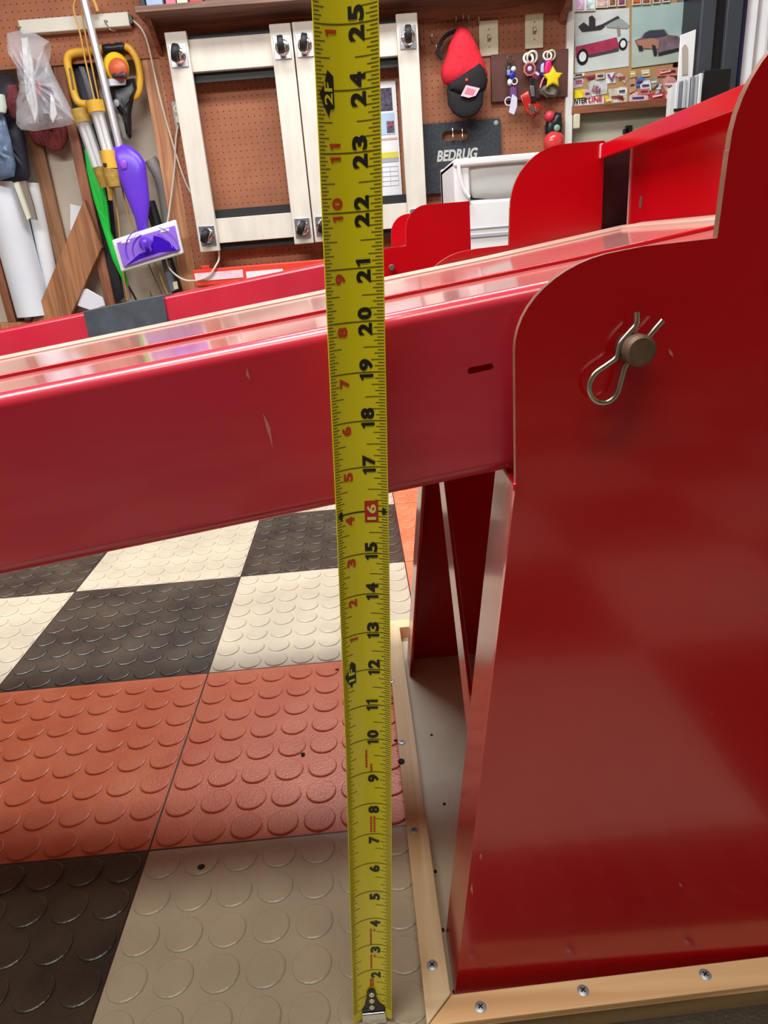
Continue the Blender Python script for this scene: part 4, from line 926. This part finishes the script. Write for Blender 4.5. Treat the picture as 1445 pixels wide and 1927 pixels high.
# black pipe at the right of the mop
pp = thing('black_pipe', 'black pipe with grey end leaning behind the mop pad', 'pipe', tuple(at(335, 550, 129.4)))
part('pipe', MB().tube([at(281, 380, 130.4), at(300, 440, 130.2), at(318, 500, 129.8), at(335, 552, 129.4)], 1.0, 16), BLACKP, pp)
part('grey_end', MB().tube([at(312, 492, 128.9), at(327, 548, 128.6)], .75, 14), mat('slate_pipe', (92, 100, 108), .45), pp)
part('tag', MB().prism(wp([(325, 531), (333, 529), (336, 543), (328, 545)], 127.9), 127.8, 127.95), PLATEW, pp)
solo('grey_conduit', MB().tube(spline([at(283, 300, 132.6), at(304, 340, 132.8), at(315, 400, 132.6), at(318, 440, 132.6)], 6), 1.1, 14), mat('conduit_grey', (150, 144, 140), .5), 'grey conduit curving on the wallboard behind the mop neck', 'conduit')
solo('thin_rod', MB().tube([at(281, 545, 129.2), at(285, 562, 129.2), at(296, 612, 129.4)], [.08, .3, .3], 10), CHROME, 'thin chrome rod tip below the mop pad', 'rod')
solo('dark_rod', MB().tube([at(240, 535, 129), at(262, 575, 129)], .2, 8), BLACKP, 'thin black rod below the green umbrella tip', 'rod')
solo('wire_rod', MB().tube([at(276, 490, 129.5), at(306, 556, 129.5)], .08, 8), mat('dark_wire', (70, 64, 60), .5), 'thin dark wire slanting below the mop pad', 'wire')

# ------------------------------------------------------------------ display board with posters, right of the pegboard
TXR = at(1080, 100, 129.2).x
struct('trim_8', MB().box(at(1066, 100, 129.2).x, TXR, 129.2, 133.4, 0, 96), mat('white_trim', (222, 220, 214), .5, var=.05), .08)
BY = 130.6
a, b = at(1078, 200, BY), at(1316, 0, BY)
CORK = mat('cardboard_tan', (176, 138, 92), .7, var=.12)
bd = thing('display_board', 'tan display board covered with car photos and stickers, right of the white strip', 'display board', ((a.x+b.x)/2, 131, a.z))
part('backing', MB().box(TXR-.2, 57, BY, BY+.6, a.z, 66), CORK, bd)
part('ledge', MB().box(TXR-.2, 57, BY-1.6, BY, a.z-1.4, a.z-.2), WOODX, bd, .06)
part('lower_panel', MB().box(TXR-.2, 57, BY+.9, BY+1.6, 3, a.z-1.0), mat('beige_panel', (182, 180, 158), .7, var=.06), bd)
def wimg(name, pts, m, Y, parent, th=.08): return part(name, MB().prism(wp(pts, Y), Y-th, Y), m if not isinstance(m, tuple) else flat('c%d_%d_%d' % m, m), parent)
P1 = wimg('photo_print', [(1081, 22), (1184, 15), (1183, 125), (1081, 138)], mat('photo_grey_white', (206, 212, 208), .35, var=.1, scale=12), BY-.02, bd)
P2 = wimg('photo_print', [(1189, 12), (1310, 2), (1310, 112), (1188, 128)], mat('photo_teal_sky', (168, 194, 190), .35, var=.12, scale=6), BY-.02, bd)
wimg('painted_ground', [(1189, 72), (1310, 60), (1310, 112), (1188, 128)], mat('photo_ground', (182, 196, 182), .35, var=.1, scale=10), BY-.12, P2)
wimg('painted_snow', [(1082, 70), (1184, 60), (1184, 78), (1110, 85), (1082, 92)], (198, 214, 214), BY-.12, P1)
wimg('painted_car', [(1083, 88), (1120, 80), (1160, 70), (1164, 88), (1150, 94), (1100, 105), (1083, 108)], mat('car_crimson', (172, 54, 88), .4, var=.2, scale=40), BY-.14, P1)
wimg('painted_chassis', [(1100, 105), (1150, 94), (1164, 90), (1164, 96), (1110, 108)], (70, 60, 70), BY-.13, P1)
wimg('painted_hills', [(1140, 48), (1160, 36), (1170, 36), (1184, 48), (1180, 54), (1142, 52)], (150, 162, 162), BY-.14, P1)
wimg('painted_machine', [(1088, 50), (1098, 42), (1108, 50), (1108, 32), (1114, 29), (1120, 36), (1120, 50), (1132, 46), (1138, 34 + 16), (1130, 56), (1095, 60)], (44, 36, 46), BY-.15, P1)
wimg('painted_arm', [(1132, 46), (1162, 30), (1166, 34), (1138, 48)], (60, 54, 62), BY-.15, P1)
for (x, y, r) in ((1096, 107, 1.15), (1172, 83, .85)):
    c = at(x, y, BY-.2); 
    ell = lambda s: [(c.x+r*s*.85*math.cos(q*math.pi/9), c.z+r*s*math.sin(q*math.pi/9)) for q in range(18)]
    o = part('painted_wheel', MB().prism(ell(1), BY-.24, BY-.16), (BLACKP), P1); part('painted_hub', MB().prism(ell(.62), BY-.28, BY-.24), WHITEB, P1)
wimg('painted_person', [(1160, 50), (1166, 50), (1168, 68), (1162, 70)], (150, 130, 130), BY-.15, P1)
CARB = mat('car_rust_blue', (120, 104, 112), .4, var=.4, scale=30)
wimg('painted_car', [(1194, 76), (1206, 71), (1212, 62), (1222, 57), (1250, 55), (1258, 66), (1275, 68), (1284, 78), (1282, 92), (1262, 100), (1238, 102), (1226, 92), (1204, 94), (1198, 86)], CARB, BY-.2, P2)
wimg('painted_flank', [(1196, 77), (1225, 72), (1240, 76), (1238, 92), (1226, 92), (1204, 90)], (172, 124, 104), BY-.28, P2)
wimg('painted_windows', [(1210, 70), (1215, 62), (1224, 58), (1248, 57), (1255, 66), (1240, 70), (1214, 71)], (58, 62, 76), BY-.28, P2)
for q in (((1200, 86), (1208, 86), (1210, 95), (1202, 96)), ((1226, 84), (1233, 86), (1236, 104), (1230, 105)), ((1240, 99), (1276, 90), (1278, 95), (1238, 105))): wimg('painted_tire', list(q), (40, 40, 46), BY-.3, P2)
wimg('painted_tower', [(1282, 60), (1282, 50), (1287, 42), (1292, 50), (1291, 60)], (150, 130, 96), BY-.14, P2)
# stickers
S = [([(1078, 145), (1094, 140), (1098, 152), (1096, 163), (1078, 166)], (200, 186, 196)), ([(1100, 144), (1121, 140), (1119, 147), (1114, 150), (1104, 149)], (200, 40, 44)),
     ([(1106, 158), (1112, 152), (1118, 150), (1140, 149), (1143, 156), (1142, 176), (1112, 182)], (196, 196, 196)), ([(1139, 138), (1158, 136), (1158, 156), (1140, 158)], (212, 220, 226)),
     ([(1158, 142), (1166, 137), (1180, 148), (1176, 158)], (204, 176, 176)), ([(1081, 170), (1099, 168), (1100, 183), (1081, 186)], (236, 214, 22)),
     ([(1078, 188), (1136, 180), (1136, 200), (1079, 206)], (236, 234, 232)), ([(1137, 182), (1144, 179), (1148, 188), (1153, 194), (1152, 199), (1140, 193)], (222, 190, 20)),
     ([(1144, 168), (1180, 164), (1180, 196), (1156, 200), (1146, 184)], (196, 190, 170)), ([(1161, 168), (1166, 164), (1176, 164), (1180, 170), (1178, 178), (1170, 180), (1162, 177)], (226, 224, 218)),
     ([(1160, 182), (1165, 179), (1175, 186), (1172, 191)], (214, 60, 24)), ([(1206, 132), (1222, 130), (1223, 143), (1208, 145)], (212, 204, 160)),
     ([(1196, 155), (1200, 148), (1207, 144), (1214, 150), (1208, 160), (1198, 164)], (50, 120, 206)), ([(1204, 160), (1212, 152), (1226, 150), (1225, 170), (1206, 173)], (226, 228, 232)),
     ([(1236, 132), (1264, 127), (1278, 127), (1278, 142), (1236, 144)], (216, 128, 110)), ([(1246, 150), (1256, 143), (1268, 145), (1276, 156), (1276, 176), (1256, 178), (1248, 164)], (214, 150, 144)),
     ([(1256, 160), (1264, 156), (1269, 164), (1262, 172), (1254, 170)], (222, 226, 240)), ([(1184, 180), (1196, 172), (1220, 180), (1219, 192), (1184, 198)], (222, 190, 186)),
     ([(1222, 176), (1250, 172), (1252, 187), (1224, 192)], (200, 60, 66)), ([(1240, 158), (1246, 158), (1240, 174), (1232, 178)], (180, 190, 214))]
S += [([(1098, 168), (1112, 168), (1112, 184), (1099, 186)], (190, 178, 182)), ([(1120, 138), (1138, 136), (1138, 148), (1121, 150)], (206, 180, 150)), ([(1184, 150), (1195, 146), (1197, 170), (1184, 176)], (196, 150, 120)),
      ([(1222, 146), (1236, 144), (1240, 156), (1228, 168), (1224, 160)], (160, 150, 130)), ([(1204, 168), (1222, 166), (1222, 178), (1200, 178)], (206, 120, 124)), ([(1252, 178), (1276, 174), (1276, 190), (1254, 192)], (210, 200, 186)), ([(1078, 140), (1100, 137), (1099, 143), (1078, 147)], (214, 206, 196)), ([(1184, 134), (1196, 132), (1198, 144), (1185, 147)], (190, 170, 110))]
st_o = []
for i, (pts, col) in enumerate(S): st_o.append(wimg('sticker', pts, flat('sticker_%d' % i, col, rough=.4, var=.25, scale=60), BY-.02-.012*i, bd, .05))
def on_board(name, txt, x, y, xe, h, m, parent, Y=BY-.35, shear=0, bold=.03, rot=0):
    p = at(x, y, Y); q = at(xe, y, Y); vs, _ = text_mesh(txt, bold, shear); mx = max(v[0] for v in vs)*h
    mb = wall_text(MB(), txt, 0, 0, 0, h, (q.x-p.x)/mx, bold, shear).move(Matrix.Translation((p.x, Y, p.z)) @ Matrix.Rotation(rot, 4, 'Y'))
    part(name, mb, m, parent)
on_board('letters', 'NTER', 1080, 196, 1105, .85, INK, st_o[6]); on_board('letters', 'LINE', 1107, 193, 1133, .85, mat('letter_red', (190, 40, 50), .5), st_o[6])
on_board('letters', 'USA', 1113, 172, 1130, 1.0, mat('letter_maroon', (130, 40, 60), .5), st_o[2], rot=.35)
mk = 0
for i, o_ in enumerate(st_o):
    pts = S[i][0]; cx_ = sum(p[0] for p in pts)/len(pts); cy_ = sum(p[1] for p in pts)/len(pts); w_ = (max(p[0] for p in pts)-min(p[0] for p in pts))*.3
    if i in (2, 3, 5, 6): continue
    c2 = [(150, 40, 50), (40, 60, 130), (60, 56, 60), (236, 232, 226)][i % 4]
    wimg('print_mark', [(cx_-w_, cy_-1.5), (cx_+w_, cy_-2.8), (cx_+w_, cy_+.6), (cx_-w_, cy_+1.6)], c2, BY-.36-.002*i, o_, .03)
wimg('check_mark', [(1142, 140), (1146, 139), (1150, 148), (1156, 137), (1158, 138), (1151, 153)], (130, 60, 110), BY-.4, st_o[3])
wimg('letters', [(1228, 180), (1246, 177), (1246, 180), (1228, 184)], (235, 214, 210), BY-.4, st_o[18])
wimg('letters', [(1242, 136), (1262, 132), (1262, 135), (1242, 139)], (240, 200, 190), BY-.4, st_o[14])
for i, (x0_, x1_, yb_, col) in enumerate([(1082, 1100, 21, (206, 170, 200)), (1102, 1119, 20, (196, 220, 222)), (1122, 1143, 14, (200, 170, 160)), (1146, 1158, 12, (140, 90, 60)), (1163, 1176, 11, (150, 80, 120)),
        (1190, 1205, 9, (196, 90, 50)), (1209, 1223, 8, (140, 70, 50)), (1229, 1241, 6, (110, 70, 60)), (1247, 1259, 4, (100, 90, 110))]):
    o = wimg('small_photo', [(x0_-1, -12), (x1_+1, -13), (x1_+1, yb_), (x0_-1, yb_+1)], (226, 224, 214), BY-.3-.003*i, bd)
    wimg('image', [(x0_+1, -10), (x1_-1, -11), (x1_-1, yb_-3), (x0_+1, yb_-2)], flat('tiny_%d' % i, col, rough=.4, var=.5, scale=60), BY-.4, o)
plm = at(1084, 229, 129.1)
solo('white_clip', MB().box(plm.x-.55, plm.x+.55, 128.6, 129.2, plm.z-1.1, plm.z+1.1), PLATEW, 'small almond clip low on the white strip', 'clip', bev=.15)

# dark cabinet and pale curtain at the right
cb = thing('tall_cabinet', 'tall dark grey cabinet right of the car photos', 'cabinet', (63, 128, 0))
a0, a1, a2, a3 = at(1316, 60, 124).x, at(1342, 60, 124).x, at(1363, 60, 124).x, at(1398, 60, 124).x
DG = mat('slate_enamel', (62, 68, 76), .45)
part('carcass', MB().box(a0, a3, 124.4, 130.4, 0, 90), BLACKP, cb)
part('door', MB().box(a0, a1, 123.6, 124.4, 1, 89), DG, cb, .1)
part('door', MB().box(a2, a3-.5, 123.6, 124.4, 1, 89), DG, cb, .1)
part('edge_strip', MB().box(a3-.45, a3, 123.4, 124.4, 0, 90), mat('navy_strip', (28, 28, 60), .4), cb)
cu = MB(); n = 60; vs = []
for i in range(n+1):
    x = a3+.3+(108-a3)*i/n*.5; y = 124+.5*math.sin(i*1.15); vs += [(x, y, 0.5), (x, y, 88), (x, y+.12, .5), (x, y+.12, 88)]
fs = []
for i in range(n):
    o = 4*i; fs += [(o, o+4, o+5, o+1), (o+2, o+3, o+7, o+6), (o+1, o+5, o+7, o+3), (o, o+2, o+6, o+4)]
solo('curtain', cu.add(vs, fs, True), mat('white_curtain', (226, 226, 228), .8), 'white pleated curtain at the right edge of the picture', 'curtain')

# bench with the holder, silver rack and black box
BZ = at(1290, 250, 112).z
bn = thing('workbench', 'narrow dark workbench behind the red runway flange', 'workbench', (56, 116, 0))
bx0 = at(1262, 200, 110).x-.6
part('top', MB().box(bx0, 72, 106, 122, BZ-1, BZ), WOODS, bn, .05)
for x in (bx0+1, 70):
    for y in (107, 120.5): part('leg', MB().box(x-.8, x+.8, y, y+1.2, 0, BZ-1), WOODD, bn)
def onb(px0, py0, px1, Y): 
    a, b = at(px0, py0, Y), at(px1, py0, Y); return a.x, b.x, a.z
mf = thing('file_holder', 'white plastic magazine holder on the bench behind the silver rack', 'holder', (at(1297, 100, 115).x, 115, BZ))
q = lambda *pts: wp(pts, 114)
bzh = BZ
xa, xb = at(1281, 66, 114), at(1310, 55, 114)
part('spine', MB().prism([(xa.x, bzh), (xa.x, xa.z), (xb.x, xb.z), (xb.x, bzh)], 114, 114.25), WHITEB, mf, .05)
part('side', MB().box(xa.x+.3, xa.x+.5, 114.2, 118, bzh, xa.z-6), WHITEB, mf); part('side', MB().box(xb.x-.2, xb.x, 114.2, 118, bzh, xb.z), WHITEB, mf)
part('slot_recess', MB().prism(wp([(1283, 90), (1287, 84), (1291, 84), (1294, 92), (1294, 140), (1283, 142)], 113.95), 113.9, 114.0), mat('recess_taupe', (176, 168, 154), .5), mf)
rk = thing('disc_rack', 'rack of clear and silver upright sleeves on the bench', 'rack', (at(1292, 200, 110).x, 110, BZ))
rx0, rx1 = at(1269, 150, 110).x, at(1320, 140, 110).x; zt0 = at(1268, 160, 110).z
nb = 7
for i in range(nb):
    xx = rx0+(rx1-rx0)*(i+.5)/nb; top_ = at(1266+54*(i+.5)/nb, 158-20*(i+.5)/nb, 110).z
    part('sleeve', MB().box(xx-(rx1-rx0)/nb*.42, xx+(rx1-rx0)/nb*.42, 109.4+.2*(i % 2), 110.8, BZ+.4, top_), mat('sleeve_%d' % (i % 3), [(206, 212, 216), (128, 130, 138), (176, 182, 186)][i % 3], .25), rk, .08)
zz0 = at(1290, 204, 109).z
part('band', MB().box(rx0-.1, rx1+.1, 109.1, 109.4, zz0-.25, zz0+.1), BLACKP, rk)
part('base_tray', MB().box(rx0-.1, rx1+.1, 109.1, 111.2, BZ, BZ+.5), BLACKP, rk)
solo('black_box', MB().box(at(1322, 150, 111).x, at(1375, 150, 111).x, 111, 117, BZ, at(1350, 130, 111).z), BLACKP, 'matte black box on the bench beside the silver rack', 'box', bev=.15)
solo('small_plug', MB().box(-.5, .5, -.4, .4, 0, 1.1).box(-.9, -.2, -.4, .4, 0, .6).move(Matrix.Translation((at(1182, 255, 131.1).x, 131.1, at(1182, 250, 131.1).z))), BLACKP, 'tiny black plug peeping over the red flange', 'plug')

# floor specks of dirt
for i, (px, py) in enumerate([(379, 1633), (634, 1261), (570, 1420), (745, 1395)]):
    p = at(px, py, .03, 'z'); solo('dirt_crumb', MB().ball((p.x, p.y, .07), .09 if i else .13, 8, 5, (1.2, 1, .5)), mat('dirt', (42, 32, 24), .9), ['dark crumb on the grey tile left of the tape', 'dark crumb on the orange tile edge touching the tape', 'dark crumb in the middle of the orange tile', 'dark crumb on the orange sliver right of the tape'][i], 'dirt')
for o in bpy.data.objects:
    if o.type == 'MESH' and not o.data.materials: o.data.materials.append(WHITEB)
